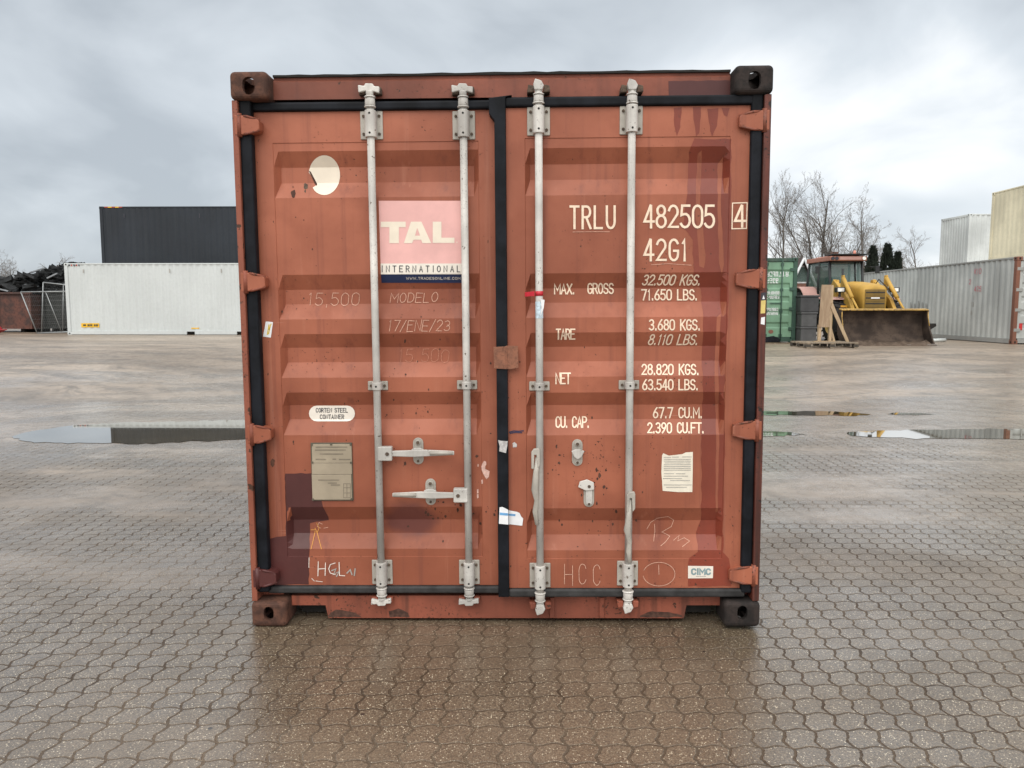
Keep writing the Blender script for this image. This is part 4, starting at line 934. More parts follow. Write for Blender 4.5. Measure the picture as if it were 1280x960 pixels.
sheet('rust_spot', LEFT, door_l, [ragged([(338, 577), (341, 573), (344, 576), (343, 581), (341, 584), (338.5, 581)], 2, .6)], M['casting'])
# placards on the right post
pl_y = .0135
for nm, pts, mt in (('placard', [(951.6, 366), (957.2, 365.5), (957, 375), (951.2, 375.5)], 'ink'), ('placard', [(951.2, 375.8), (957, 375.3), (956.2, 391.5), (950.6, 392)], 'yellow_tag'), ('post_label', [(951.4, 397), (956.2, 396), (955.6, 406), (950.8, 405)], 'paper_white')):
    flat_tag(nm, box_root, pts, pl_y, M[mt], .0012)
flat_tag('placard_mark', box_root, [(952.8, 374), (954.4, 369), (956, 373.8)], pl_y - .0014, M['paper_white'], .0008)

# ------------------------------------------------------------------ the yard behind: helper to stand a thing where the survey saw it
_CW = Vector((0.0981, -3.5406, 1.5278)); _MW = (Matrix.Rotation(R(0.9945), 3, 'Z') @ Matrix.Rotation(R(90 - 5.605), 3, 'X'))
def at(px, py, Y):
    d = _MW @ Vector(((px - 640) / _f, (480 - py) / _f, -1)); q = _CW + d * ((Y - _CW.y) / d.y); return q

def far_paint(name, c, streak=.2, rust=.1, dirt=(.16, .15, .13), rough=.55): return paint(name, c, rust=rust, streak=streak, rough=rough, size=.35, dirt=dirt, bump=.002)
F = {'white': paint('white_container_paint', (.52, .545, .54), .03, .08, .5, size=.35, dirt=(.3, .3, .27), var=.04, bump=.001), 'slate': far_paint('dark_slate_paint', (.014, .0175, .0235), .12, .02, (.05, .055, .06)),
     'grey': far_paint('weathered_grey_paint', (.44, .455, .44), .62, .12, (.17, .17, .165)), 'cream': far_paint('cream_container_paint', (.72, .64, .46), .06, .02),
     'pale': far_paint('pale_grey_paint', (.55, .575, .565), .1, .02), 'green': far_paint('mid_green_paint', (.160, .285, .190), .25, .12, (.08, .12, .09)),
     'green_dark': far_paint('dark_green_paint', (.035, .075, .055), .3, .2), 'rust_post': far_paint('rusty_post_paint', (.20, .085, .055), .5, .8, (.08, .04, .03)),
     'grey_frame': far_paint('grimy_grey_paint', (.30, .30, .285), .4, .3, (.10, .09, .08)), 'navy': far_paint('deep_navy_paint', (.05, .07, .12), .2, .1)}

def iso_box(label, loc, rz, L, H_, skin, frame=None, post=None, group=None, doors=True, pocket=False, corr=.036):
    """a corrugated freight container: local +y runs along its length, its door end faces -y"""
    frame = frame or skin; post = post or frame
    root = empty('shipping_container', loc, rz, label, 'shipping container', group)
    w = 1.219
    for sx in (-1, 1):
        m = MB(); y = .16; prof = []
        while y < L - .30:
            prof += [(y, .014), (y + .072, .014), (y + .140, .014 + corr), (y + .210, .014 + corr)]; y += .278
        prof += [(y, .014), (L - .14, .014)]
        for (ya, da), (yb, db) in zip(prof, prof[1:]):
            q = [(sx * (w - da), ya, .155), (sx * (w - db), yb, .155), (sx * (w - db), yb, H_ - .05), (sx * (w - da), ya, H_ - .05)]
            m.face(q if sx > 0 else q[::-1])
        m.build('side_wall', skin, root, norm=False)
        lo, hi = sorted((sx * (w - .002), sx * (w - .062)))
        m = MB(); m.box(lo, hi, .17, L - .17, H_ - .062, H_ - .006); m.build('top_rail', frame, root, bev=.006, seg=1)
        m = MB()
        if pocket:
            c = L / 2; e = [.17, c - 1.19, c - .86, c + .86, c + 1.19, L - .17]
            for a, b in ((e[0], e[1]), (e[2], e[3]), (e[4], e[5])): m.box(lo, hi, a, b, .016, .158)
            for a, b in ((e[1], e[2]), (e[3], e[4])): m.box(lo, hi, a, b, .135, .158)
        else: m.box(lo, hi, .17, L - .17, .020, .158)
        m.build('bottom_rail', frame, root)
        for y0 in (0, L):
            for zt in (0, 1):
                a, b = sorted((sx * w, sx * (w - .162))); c, d = sorted((y0, y0 + (.178 if y0 == 0 else -.178)))
                m = MB(); m.box(a, b, c, d, zt * (H_ - .118), zt * (H_ - .118) + .118)
                k = m.build('corner_casting', post if y0 == 0 else frame, root, bev=.012)
                m = MB(); m.prism(stadium((c + d) / 2, zt * (H_ - .118) + .059, .075, .05, 5), 'x', *sorted((sx * (w - .02), sx * (w + .003)))); m.build('lifting_hole', M['hole'], k)
                m = MB(); yy = (c - .003, c + .02) if y0 == 0 else (d - .02, d + .003)
                m.prism(stadium((a + b) / 2, zt * (H_ - .118) + .059, .05, .07, 5), 'y', *yy); m.build('lifting_hole', M['hole'], k)
            a, b = sorted((sx * (w - .004), sx * (w - .12))); c, d = (.006, .15) if y0 == 0 else (L - .15, L - .006)
            m = MB(); m.box(a, b, c, d, .118, H_ - .118); m.build('corner_post', post if y0 == 0 else frame, root, bev=.01, seg=1)
    m = MB(); y = .15
    while y < L - .16:
        q = [(0, .030), (.09, .030), (.12, .006), (.19, .006), (.209, .030)]
        for (ya, da), (yb, db) in zip(q, q[1:]): m.face([(-w + .05, y + ya, H_ - da - .004), (w - .05, y + ya, H_ - da - .004), (w - .05, y + yb, H_ - db - .004), (-w + .05, y + yb, H_ - db - .004)])
        y += .209
    m.build('roof', skin, root, norm=False)
    m = MB(); m.box(-w + .06, w - .06, .14, L - .1, .05, .15); m.build('underframe', M['underside'], root)
    m = MB(); x = -w + .125; prof = []
    while x < w - .26: prof += [(x, 0), (x + .07, 0), (x + .11, .04), (x + .18, .04)]; x += .22
    prof += [(x, 0), (w - .12, 0)]
    for (xa, da), (xb, db) in zip(prof, prof[1:]): m.face([(xb, L - .02 - db, .15), (xa, L - .02 - da, .15), (xa, L - .02 - da, H_ - .06), (xb, L - .02 - db, H_ - .06)])
    m.build('end_wall', skin, root, norm=False)
    for z0, z1 in ((.118 - .09, .16), (H_ - .118, H_ - .01)):
        m = MB(); m.box(-w + .16, w - .16, .02, .14, z0, z1); m.build('door_header' if z0 > 1 else 'door_sill', frame, root, bev=.006, seg=1)
        m = MB(); m.box(-w + .16, w - .16, L - .14, L - .012, z0, z1); m.build('end_beam', frame, root, bev=.006, seg=1)
    if doors:
        for sx in (-1, 1):
            a, b = sorted((sx * .008, sx * (w - .125))); z0, z1 = .17, H_ - .13
            d = MB(); n = 5; zz = [(z0, 0), (z0 + .14, 0)]
            hgt = (z1 - z0 - .28) / n
            for k in range(n):
                q = z0 + .14 + k * hgt; zz += [(q + hgt * .30, 0), (q + hgt * .42, .034), (q + hgt * .66, .034), (q + hgt * .80, 0)]
            zz += [(z1 - .14, 0), (z1, 0)]
            ia, ib = a + .09, b - .09
            for (za, da), (zb, db) in zip(zz, zz[1:]):
                d.face([(a, .045, za), (ia, .045, za), (ia, .045, zb), (a, .045, zb)]); d.face([(ib, .045, za), (b, .045, za), (b, .045, zb), (ib, .045, zb)])
                d.face([(ia, .045 + da, za), (ib, .045 + da, za), (ib, .045 + db, zb), (ia, .045 + db, zb)])
                if da or db:
                    d.face([(ia, .045, za), (ia, .045, zb), (ia, .045 + db, zb), (ia, .045 + da, za)]); d.face([(ib, .045, za), (ib, .045, zb), (ib, .045 + db, zb), (ib, .045 + da, za)])
            dr = d.build('door', skin, root, norm=False)
            for q in (.30, .76):
                xr = sx * q; m = MB(); m.cyl((xr, .018, .05), (xr, .018, H_ - .05), .019, n=8); rd = m.build('locking_rod', frame, root)
                for z in (.22, .95, 1.6, H_ - .2): m = MB(); m.box(xr - .045, xr + .045, .014, .046, z - .04, z + .04); m.build('rod_guide', frame, rd)
                m = MB(); m.box(min(xr, xr - sx * .34), max(xr, xr - sx * .34), .008, .028, 1.02 + .16 * (q > .5), 1.05 + .16 * (q > .5)); m.build('handle', frame, rd)
            for z in (.42, 1.02, 1.62, H_ - .36):
                x0, x1 = sorted((sx * (w - .02), sx * (w - .22))); m = MB(); m.box(x0, x1, .002, .04, z - .05, z + .05); m.build('hinge', frame, dr, bev=.008, seg=1)
    return root
def wall_mark(root, name, mat, side, y0, y1, z0, z1, off=.004):
    """a small sign on the outer flats of a long side"""
    x = side * (1.219 - .012 + off); m = MB(); m.box(min(x, x - side * .003), max(x, x - side * .003), y0, y1, z0, z1); return m.build(name, mat, root)
# left: white high-cube seen side-on, slate one behind it on a second tier
wx = at(84.5, 420, 27.5).x
white = iso_box('long white shipping container on the ground at left, yellow stickers low on its side', (wx + 12.192, 27.5 + 1.219, GZ), R(90), 12.192, 2.896, F['white'], pocket=True, corr=.022)
# local y = 0 end is the far right end, its long side facing the camera is local -x
L_ = 12.192
hz1 = plain('hazard_red', (.35, .05, .03), .6); hy = plain('sticker_yellow', (.72, .42, .02), .6)
def wm(name, mat, d0, d1, z0, z1, off=.004): return wall_mark(white, name, mat, -1, L_ - d1, L_ - d0, z0, z1, off)
a = wm('height_sticker', hy, .58, 1.32, .30, .47); b = wm('sticker_arrow', M['ink'], .66, .78, .36, .42, .009); 
for i, (d0, d1) in enumerate(((.84, .90), (.92, .97), (.99, 1.04), (1.10, 1.15), (1.17, 1.22), (1.23, 1.27))): wm('sticker_lettering', M['ink'], d0, d1, .345, .425, .009)
wm('pocket_sticker', hy, 5.10, 5.42, .245, .29); 
for k in range(5): wm('hazard_stripe', hz1 if k % 2 else M['ink'], .20 + k * .10, .25 + k * .10, 2.775, 2.845, .016)
for d in (.78, 4.3, 6.4): wm('lashing_hook', M['ink_grey'], d, d + .04, 2.50, 2.66, .03)
sx_ = at(123.5, 258, 31.0).x
zd = at(126, 258, 31.0).z
under = iso_box('grimy grey shipping container behind the white one, carrying the slate one', (sx_ + 12.192, 31.0 + 1.219, GZ), R(90), 12.192, 2.896, F['grey_frame'])
slate = iso_box('dark slate grey shipping container stacked above and behind the long white one', (sx_ + 12.192, 31.0 + 1.219, GZ + 2.898), R(90), 12.192, zd - GZ - 2.898, F['slate'], corr=.018)
for k in range(5):
    wall_mark(slate, 'hazard_stripe', hy if k % 2 else hz1, -1, L_ - .25 - .16 - k * .16, L_ - .25 - k * .16, zd - GZ - 2.898 - .055, zd - GZ - 2.898 - .012, .014)
for d in (1.1, 4.5, 8): wall_mark(slate, 'lashing_hook', M['ink'], -1, L_ - d - .05, L_ - d, 2.2, 2.38, .03)

# right: green door end, long weathered grey one side-on, pale and cream ones on second tiers
gxr = at(998, 322, 20).x
green = iso_box('mid green shipping container with dented doors, beside the red container on the right', (gxr - 1.219, 20, GZ + .03), 0, 12.192, at(998, 322, 20).z - GZ - .03, F['green'], F['green_dark'])
rg = random.Random(12)
def blocks(root, x0, x1, z0, z1, mat, y, seed, n=9, name='stencil_lettering'):
    rr = random.Random(seed); m = MB(); w = (x1 - x0) / n
    for i in range(n):
        a = x0 + i * w + w * .12; b = x0 + (i + 1) * w - w * .12; t = w * .20
        e = i * .0003
        m.box(a, a + t, y - e, y + .004 - e, z0, z1) if rr.random() < .7 else None
        m.box(b - t, b, y - e - .0001, y + .004 - e, z0 + (z1 - z0) * (.5 if rr.random() < .4 else 0), z1)
        for f in (0, .45, .9):
            if rr.random() < .62: m.box(a, b, y - e - .0002, y + .003 - e, z0 + (z1 - z0) * f, z0 + (z1 - z0) * (f + .12))
    return m.build(name, mat, root)
for (x0, x1, z0, z1, n) in ((-.02, .20, 2.00, 2.14, 3), (.30, .82, 2.00, 2.14, 6), (.86, .96, 2.00, 2.14, 1), (.06, .20, 1.80, 1.94, 1), (.30, .66, 1.80, 1.94, 4),
                            (-.02, .20, 1.46, 1.55, 4), (-.02, .20, 1.33, 1.42, 4), (.30, .70, 1.46, 1.55, 7), (.30, .70, 1.33, 1.42, 7), (-.02, .20, .96, 1.05, 4), (-.02, .20, .84, .92, 4), (.30, .68, .96, 1.05, 7), (.30, .68, .84, .92, 7)):
    blocks(green, x0, x1, z0, z1, M['paper_white'], .038, int(x0 * 100 + z0 * 977), n)
m = MB(); m.prism([(.48 + .08 * math.cos(t), .33 + .06 * math.sin(t)) for t in [i * .6 for i in range(10)]], 'y', .040, .044); m.build('rust_spot', F['rust_post'], green)
m = MB(); m.prism([(.18, .02), (.30, .16), (.55, .20), (.72, .14), (.74, .02)], 'y', -.012, .03); m.build('torn_rubber_flap', M['rubber'], green)
tb = MB(); tb.box(gxr - 2.6, gxr - .12, 19.92, 20.10, GZ, GZ + .03)
tag(tb.build('timber_bearer', plain('wet_timber', (.16, .12, .08), .8, 0, .3, 8, .002), None), 'wet brown timber bearer under the door end of the green container', 'timber')

gnx = at(1272, 322, 19.7).x
grey_h = at(1272, 320.5, 19.7).z - GZ
grey = iso_box('long weathered grey shipping container on the ground at right, side streaked with dirt', (gnx + 1.219, 19.7, GZ), 0, 12.192, grey_h, F['grey'], F['grey_frame'], F['rust_post'])
for nm, s_, (y0, z0, hh) in (('sprayed_mark', 'K10', (1.62, 2.18, .16)), ('sprayed_mark', '2', (1.9, 1.86, .15)), ('sprayed_mark', '425', (1.58, 1.62, .15)), ('chalk_mark', '1', (1.6, 1.36, .12)), ('chalk_mark', '13', (1.72, 1.14, .12)), ('chalk_mark', '8', (1.7, .86, .12))):
    L0, adv = lines_of(s_, .5, .05, random.Random(len(s_) + int(y0 * 10))); m = MB()
    for k, ln in enumerate(L0):
        A_, B_ = ribbon([(px * hh * .62, py * hh) for px, py in ln], .024); e = -1.219 + .0085 - k * .0004
        A_ = [m.bm.verts.new((e, y0 + .55 - p.x, z0 + p.y)) for p in A_]; B_ = [m.bm.verts.new((e, y0 + .55 - p.x, z0 + p.y)) for p in B_]
        for i in range(len(A_) - 1): m.bm.faces.new((A_[i], A_[i + 1], B_[i + 1], B_[i]))
    m.build(nm, plain('faded_red_spray', (.50, .17, .19), .7, 0, .2, 20) if nm[0] == 's' else M['ink_grey'], grey, norm=False)
m = MB(); 
for k in range(5): m.box(-1.219 + .001, -1.219 + .0075, 5.2 + k * .278 - .14, 5.2 + k * .278 + .066 - .14, .55, 1.25 + .05 * (k % 3))
m.build('scraped_patch', F['grey_frame'], grey)
blocks(grey, -.35, -.18, 1.7, 1.85, M['ink_grey'], .035, 5, 2); 
m = MB(); m.box(-1.02, -.93, .030, .042, .42, .62); m.build('red_notice', plain('notice_red', (.45, .03, .03), .6), grey)
cx_ = at(1240, 241, 27.3).x
ch = at(1240, 241, 27.3).z
cu = iso_box('pale grey shipping container behind the weathered grey one, carrying the cream one', (cx_ + 1.219, 27.3 - 12.192, GZ), 0, 12.192, 2.896, F['grey'])
cr = iso_box('cream yellow shipping container on the second tier at the right edge', (cx_ + 1.219, 27.3 - 12.192, GZ + 2.898), 0, 12.192, ch - GZ - 2.898, F['cream'], corr=.010)
pq = at(1212, 267, 36.5)
_r = R(93); _o = Matrix.Rotation(_r, 3, 'Z') @ Vector((-1.219, 12.192, 0))
pu = iso_box('grey shipping container hidden low behind the grey row, carrying the pale one', (pq.x - _o.x, 36.5 - _o.y, GZ), _r, 12.192, 2.896, F['grey'])
pa = iso_box('pale grey shipping container on the second tier, left of the cream yellow one', (pq.x - _o.x, 36.5 - _o.y, GZ + 2.898), _r, 12.192, pq.z - GZ - 2.898, F['pale'])

# ------------------------------------------------------------------ loader tractor (local -y is forward)
T = {'yellow': far_paint('loader_yellow', (.50, .295, .055), .25, .25, (.22, .14, .05)), 'yellow_dk': far_paint('dull_grille_yellow', (.22, .135, .03), .4, .2, (.10, .07, .03)),
     'pink': far_paint('sun_faded_red', (.46, .27, .235), .2, .1, (.35, .15, .12)), 'roof': far_paint('faded_red_roof', (.40, .17, .12), .3, .15), 'black': plain('black_frame', (.018, .019, .02), .5, 0, .3, 5),
     'tyre': plain('dusty_tyre', (.022, .021, .020), .85, 0, .4, 7, .004), 'rim': far_paint('rim_yellow', (.45, .30, .10), .4, .3), 'dirt': rusty('caked_bucket_steel', (.034, .024, .019), (.082, .058, .044), 2.6),
     'steel': plain('worn_steel', (.16, .13, .11), .5, .3, .3, 6), 'lamp': plain('lamp_glass', (.75, .75, .72), .15), 'chrome': plain('ram_chrome', (.55, .50, .40), .3, .6)}
def glass_mat():
    n = NB('tinted_cab_glass'); n.out((.10, .17, .15), .05, spec=.8); n.put(n.b.inputs['Alpha'], .50); return n.m
T['glass'] = glass_mat()
T['lip'] = paint('scuffed_yellow_lip', (.44, .27, .07), rust=1.2, streak=.6, size=.8, chip=.14, rustc=(.10, .065, .04), dirt=(.12, .08, .05), var=.3)
TY = R(-1.5)
TRY = 18.8
tb_ = at(1113, 426, TRY)
tr = empty('loader_tractor', (tb_.x - math.sin(TY) * 2.05, TRY + math.cos(TY) * 2.05, GZ), TY, 'yellow loader tractor with faded red cab roof and a wide dirty front bucket', 'tractor')
def tpart(name, mat, fn, parent=None, bev=0.0, seg=2):
    m = MB(); fn(m); return m.build(name, mat, parent or tr, bev=bev, seg=seg)
def wheel(x, y, r, w, label=None):
    def fn(m):
        prof = [(r * .58, -.5), (r * .80, -.5), (r * .94, -.44), (r, -.30), (r, .30), (r * .94, .44), (r * .80, .5), (r * .58, .5)]
        n = 36; rings = []
        for rad, a in prof: rings.append([m.bm.verts.new((x + a * w, y + rad * math.cos(2 * math.pi * k / n), r + rad * math.sin(2 * math.pi * k / n))) for k in range(n)])
        for a, b in zip(rings, rings[1:]):
            for k in range(n): m.bm.faces.new((a[k], a[(k + 1) % n], b[(k + 1) % n], b[k])).smooth = True
        for k in range(20):                                   # chevron lugs
            for s in (-1, 1):
                a0 = 2 * math.pi * (k + (.5 if s > 0 else 0)) / 20; mt = Matrix.Translation((x, y, r)) @ Matrix.Rotation(a0, 4, 'X')
                m.prism([(0, -.03), (s * w * .48, .09), (s * w * .48, .15), (0, .03)], 'z', r * .97, r * 1.035)
                vs = m.bm.verts[-8:] if False else list(m.bm.verts)[-8:]
                for v in vs: v.co = mt @ v.co
    t = tpart('wheel', T['tyre'], fn)
    def rim(m):
        for s in (-1, 1):
            n = 24; prof = [(r * .585, .46), (r * .52, .36), (r * .30, .26), (r * .14, .33), (0.001, .33)]; rings = [[m.bm.verts.new((x + s * a * w, y + q * math.cos(2 * math.pi * k / n), r + q * math.sin(2 * math.pi * k / n))) for k in range(n)] for q, a in prof]
            for a, b in zip(rings, rings[1:]):
                for k in range(n): m.bm.faces.new((a[k], a[(k + 1) % n], b[(k + 1) % n], b[k]))
    tpart('rim', T['rim'], rim, t)
FX, RX = .80, .88
wheel(-FX, .05, .66, .46); wheel(FX, .05, .66, .46); wheel(-RX, 2.75, .84, .56); wheel(RX, 2.75, .84, .56)
tpart('chassis', T['black'], lambda m: (m.box(-.32, .32, -.75, 3.2, .50, 1.02), m.box(-.9, .9, -.05, .15, .58, .74), m.box(-.9, .9, 2.65, 2.85, .74, .92), m.box(-.62, .62, 1.4, 3.0, .9, 1.25)))
# hood: rounded nose that slopes down to the front
def hood(m):
    sec = []
    for y, zt, w, zb in ((-.86, 1.66, .30, 1.00), (-.83, 1.74, .36, .96), (-.66, 1.80, .40, .95), (.1, 1.88, .42, .95), (.9, 1.92, .44, .98), (1.35, 1.90, .45, 1.0)):
        sec.append([m.bm.verts.new(p) for p in ((-w, y, zb), (-w, y, zt - .16), (-w * .90, y, zt - .06), (-w * .62, y, zt - .012), (0, y, zt + .02), (w * .62, y, zt - .012), (w * .90, y, zt - .06), (w, y, zt - .16), (w, y, zb))])
    for a, b in zip(sec, sec[1:]):
        for k in range(8): m.bm.faces.new((a[k], a[k + 1], b[k + 1], b[k])).smooth = True
        m.bm.faces.new((a[8], a[0], b[0], b[8]))
    m.bm.faces.new(sec[0]); m.bm.faces.new(sec[-1])
hd_ = tpart('hood', T['yellow'], hood)
def grille(m):
    m.box(-.30, .30, -.885, -.862, 1.00, 1.64)
gr_ = tpart('grille', T['yellow_dk'], grille, hd_, .01)
for k in range(7): tpart('grille_bar', T['yellow_dk'] if k % 2 else T['black'], lambda m: m.box(-.28, .28, -.896, -.886, 1.03 + k * .084, 1.062 + k * .084), hd_)
tpart('badge', M['paper_white'], lambda m: m.box(-.13, .13, -.906, -.899, 1.36, 1.40), hd_)
for s in (-1, 1): tpart('hood_vent', T['black'], lambda m: m.box(min(s * .43, s * .447), max(s * .43, s * .447), .0, .7, 1.15, 1.45), hd_)
# cab
cy0, cy1, cw, cz0, cz1 = 1.38, 3.05, .84, 1.20, 2.62
FWD, MID, BCK = .53, .66, .72                       # half widths of the cab, windscreen to rear
def cabframe(m):
    for s in (-1, 1):
        m.tube([(s * FWD * .96, cy0, cz0), (s * FWD, cy0 + .02, 1.8), (s * FWD * .98, cy0 + .16, cz1)], .045, 6)
        m.tube([(s * MID, cy0 + .72, cz0), (s * MID * 1.03, cy0 + .72, 1.8), (s * MID * .97, cy0 + .74, cz1)], .04, 6)
        m.tube([(s * BCK, cy1, cz0 + .3), (s * BCK, cy1, 1.9), (s * BCK * .95, cy1 - .05, cz1)], .045, 6)
        m.tube([(s * FWD * .98, cy0 + .16, cz1), (s * BCK * .95, cy1 - .05, cz1)], .04, 6)
        m.tube([(s * FWD * .96, cy0, cz0), (s * MID, cy0 + .72, cz0), (s * BCK, cy1, cz0 + .3)], .05, 6)
    m.tube([(-FWD, cy0 + .16, cz1), (FWD, cy0 + .16, cz1)], .045, 6); m.tube([(-FWD, cy0, 1.80), (FWD, cy0, 1.80)], .03, 6)
    m.tube([(-BCK * .95, cy1 - .05, cz1), (BCK * .95, cy1 - .05, cz1)], .04, 6); m.tube([(FWD * .55, cy0 + .01, 1.8), (FWD * .55, cy0 + .16, cz1)], .03, 6)
    m.box(-.50, .50, cy0 + .02, cy0 + .09, cz0, 1.78)
cab = tpart('cab', T['black'], cabframe)
def pane(pts): return tpart('window', T['glass'], lambda m: m.face(pts), cab)
pane([(-FWD * .97, cy0 + .005, 1.81), (FWD * .97, cy0 + .005, 1.81), (FWD * .95, cy0 + .15, cz1 - .03), (-FWD * .95, cy0 + .15, cz1 - .03)])
for s in (-1, 1):
    pane([(s * FWD * .99, cy0 + .04, cz0 + .05), (s * MID * .99, cy0 + .69, cz0 + .05), (s * MID * 1.02, cy0 + .69, 1.8), (s * MID * .97, cy0 + .70, cz1 - .03), (s * FWD, cy0 + .19, cz1 - .03), (s * FWD * 1.01, cy0 + .05, 1.8)])
    pane([(s * MID, cy0 + .76, cz0 + .12), (s * BCK, cy1 - .04, cz0 + .35), (s * BCK * .96, cy1 - .08, cz1 - .03), (s * MID * .98, cy0 + .78, cz1 - .03)])
pane([(-BCK, cy1, cz0 + .35), (BCK, cy1, cz0 + .35), (BCK * .95, cy1 - .04, cz1 - .03), (-BCK * .95, cy1 - .04, cz1 - .03)])
tpart('seat', T['black'], lambda m: (m.box(-.26, .26, 2.2, 2.7, 1.45, 1.58), m.box(-.26, .26, 2.62, 2.74, 1.55, 2.15)), cab, .04)
tpart('steering_wheel', T['black'], lambda m: (m.tube([(.2 * math.cos(t), 1.85 + .15 * math.sin(t), 1.78 + .10 * math.sin(t)) for t in [i * math.pi / 8 for i in range(17)]], .018, 6), m.tube([(0, 1.85, 1.78), (0, 1.65, 1.45)], .03, 6)), cab)
def roof(m):
    n0 = [(-.59, cy0 - .10), (.59, cy0 - .10), (.77, cy1 + .05), (-.77, cy1 + .05)]
    m.prism(n0, 'z', 2.63, 2.78); m.prism([(-.46, cy0 + .2), (.46, cy0 + .2), (.58, cy1 - .3), (-.58, cy1 - .3)], 'z', 2.781, 2.82)
rf = tpart('roof', T['roof'], roof, cab, .045)
tpart('visor', T['black'], lambda m: m.box(-.54, .66, cy0 - .16, cy0 + .5, 2.825, 2.855), cab)
tpart('roof_panel', T['pink'], lambda m: m.box(-.30, .40, cy0 - .113, cy0 - .095, 2.66, 2.76), cab)
for x in (-.52, -.39, .49): tpart('work_light', M['ink'] if x != .49 else T['lamp'], lambda m: m.cyl((x, cy0 - .13, 2.705), (x, cy0 - .09, 2.705), .058, n=12), cab)
tpart('beacon', plain('orange_beacon', (.62, .25, .18), .3), lambda m: m.cyl((.36, 1.75, 2.855), (.36, 1.75, 2.99), .06, .04, 10), cab)
# fenders and lamps
def fender(x, y, r, w, a0, a1, th=.035):
    def fn(m):
        n = 9; P0 = [(y + (r) * math.cos(R(a0 + (a1 - a0) * i / (n - 1))), .0 + r * math.sin(R(a0 + (a1 - a0) * i / (n - 1)))) for i in range(n)]
        P1 = [(y + (r + th) * math.cos(R(a0 + (a1 - a0) * i / (n - 1))), (r + th) * math.sin(R(a0 + (a1 - a0) * i / (n - 1)))) for i in range(n)]
        zc = .66 if r < .85 else .84
        m.prism([(a, b + zc) for a, b in P0] + [(a, b + zc) for a, b in P1[::-1]], 'x', x - w / 2, x + w / 2)
        q = x + (w / 2 if x < 0 else -w / 2)                       # inner skirt
    return tpart('fender', T['pink'], fn, None, .01, 1)
for s in (-1, 1):
    fender(s * FX, .05, .74, .46, 50, 116, .03); fender(s * RX, 2.75, .94, .60, 20, 146, .05)
    tpart('headlight', T['black'], lambda m: m.box(s * (FX + .02) - .15, s * (FX + .02) + .15, -.34, -.18, 1.56, 1.72), None, .025)
    tpart('lamp_lens', T['lamp'], lambda m: m.box(s * (FX + .02) - .10, s * (FX + .02) + .10, -.352, -.338, 1.585, 1.695), None, .004)
    tpart('lamp_bracket', T['black'], lambda m: m.box(s * (FX + .02) - .03, s * (FX + .02) + .03, -.28, -.22, 1.42, 1.57))
tpart('indicator', plain('amber_lens', (.6, .3, .03), .3), lambda m: m.box(-FX - .10, -FX + .10, -.59, -.57, 1.10, 1.16), None)
# loader: posts, arms and rams down to the bucket
for s in (-1, 1):
    tpart('loader_post', T['yellow'], lambda m: m.prism([(.55, .75), (.95, .75), (.95, 1.7), (.78, 1.98), (.60, 1.98), (.55, 1.6)], 'x', s * .58 - .05, s * .58 + .05), None, .012)
    tpart('loader_arm', T['yellow'], lambda m: m.prism([(.90, 1.84), (.74, 2.00), (-.55, 1.36), (-1.28, .62), (-1.34, .36), (-1.18, .36), (-1.02, .62), (-.38, 1.14)], 'x', s * .62 + s * .005 - .055, s * .62 + .055), None, .015)
    tpart('loader_ram', T['yellow'], lambda m: m.tube([(s * .73, .78, 1.30), (s * .73, -.1, 1.02)], .05, 10).tube([(s * .73, -.1, 1.02), (s * .73, -.62, .86)], .028, 8))
    tpart('tilt_ram', T['yellow'], lambda m: m.tube([(s * .66, -.05, 2.02), (s * .67, -.85, 1.38)], .062, 10).tube([(s * .67, -.85, 1.38), (s * .67, -1.32, 1.04)], .034, 8))
    tpart('tilt_linkage', T['yellow'], lambda m: m.prism([(-.16, 1.62), (.08, 1.62), (.04, 2.10), (-.12, 2.10)], 'x', s * .66 - .03, s * .66 + .03), None, .01)
BW = 1.24
prof = [(-1.40, 1.03), (-1.33, .90), (-1.30, .60), (-1.36, .30), (-1.52, .12), (-1.80, .035), (-2.10, .012)]
def bucket(m):
    th = [(a + .03, b - .0) for a, b in prof]
    inner = prof; outer = [(-1.385, 1.045), (-1.295, .90), (-1.262, .60), (-1.325, .285), (-1.50, .088), (-1.80, .003), (-2.10, -.008 + .01)]
    m.prism(inner + outer[::-1], 'x', -BW, BW)
bk = tpart('bucket', T['dirt'], bucket)
for s in (-1, 1):
    tpart('bucket_side', T['dirt'], lambda m: m.prism([(-1.40, 1.03)] + prof[1:] + [(-2.06, .05), (-1.92, .22), (-1.70, .56), (-1.60, .80), (-1.62, 1.0), (-1.58, 1.03)], 'x', s * BW - .018, s * BW + .018), bk)
    tpart('bucket_edge', T['lip'], lambda m: m.tube([(s * BW, -1.60, 1.02), (s * BW, -1.625, .80), (s * BW, -1.72, .56)] if s > 0 else [(s * BW, -1.60, 1.02), (s * BW, -1.625, .80), (s * BW, -1.72, .56), (s * BW, -1.93, .22)], .014, 6), bk)
tpart('bucket_lip', T['lip'], lambda m: m.prism([(-1.40, 1.02), (-1.62, 1.0), (-1.63, 1.035), (-1.40, 1.065)], 'x', -BW - .015, BW + .015), bk, .008)
tpart('cutting_edge', T['steel'], lambda m: m.prism([(-2.06, .014), (-2.20, .004), (-2.20, .026), (-2.06, .050)], 'x', -BW - .02, BW + .02), bk)
def heap_dirt(m):
    rr = random.Random(4); nx = 26
    rows = [(-1.62, .10), (-1.82, .075), (-2.02, .06), (-2.18, .035), (-2.34, .005)]
    V = [[m.bm.verts.new((-BW + .1 + (2 * BW - .2) * i / (nx - 1), y + rr.uniform(-.05, .05), max(.0, z + (rr.uniform(-.03, .09) if 0 < k < 4 else -.02)))) for i in range(nx)] for k, (y, z) in enumerate(rows)]
    for a, b in zip(V, V[1:]):
        for i in range(nx - 1): m.bm.faces.new((a[i], a[i + 1], b[i + 1], b[i])).smooth = True
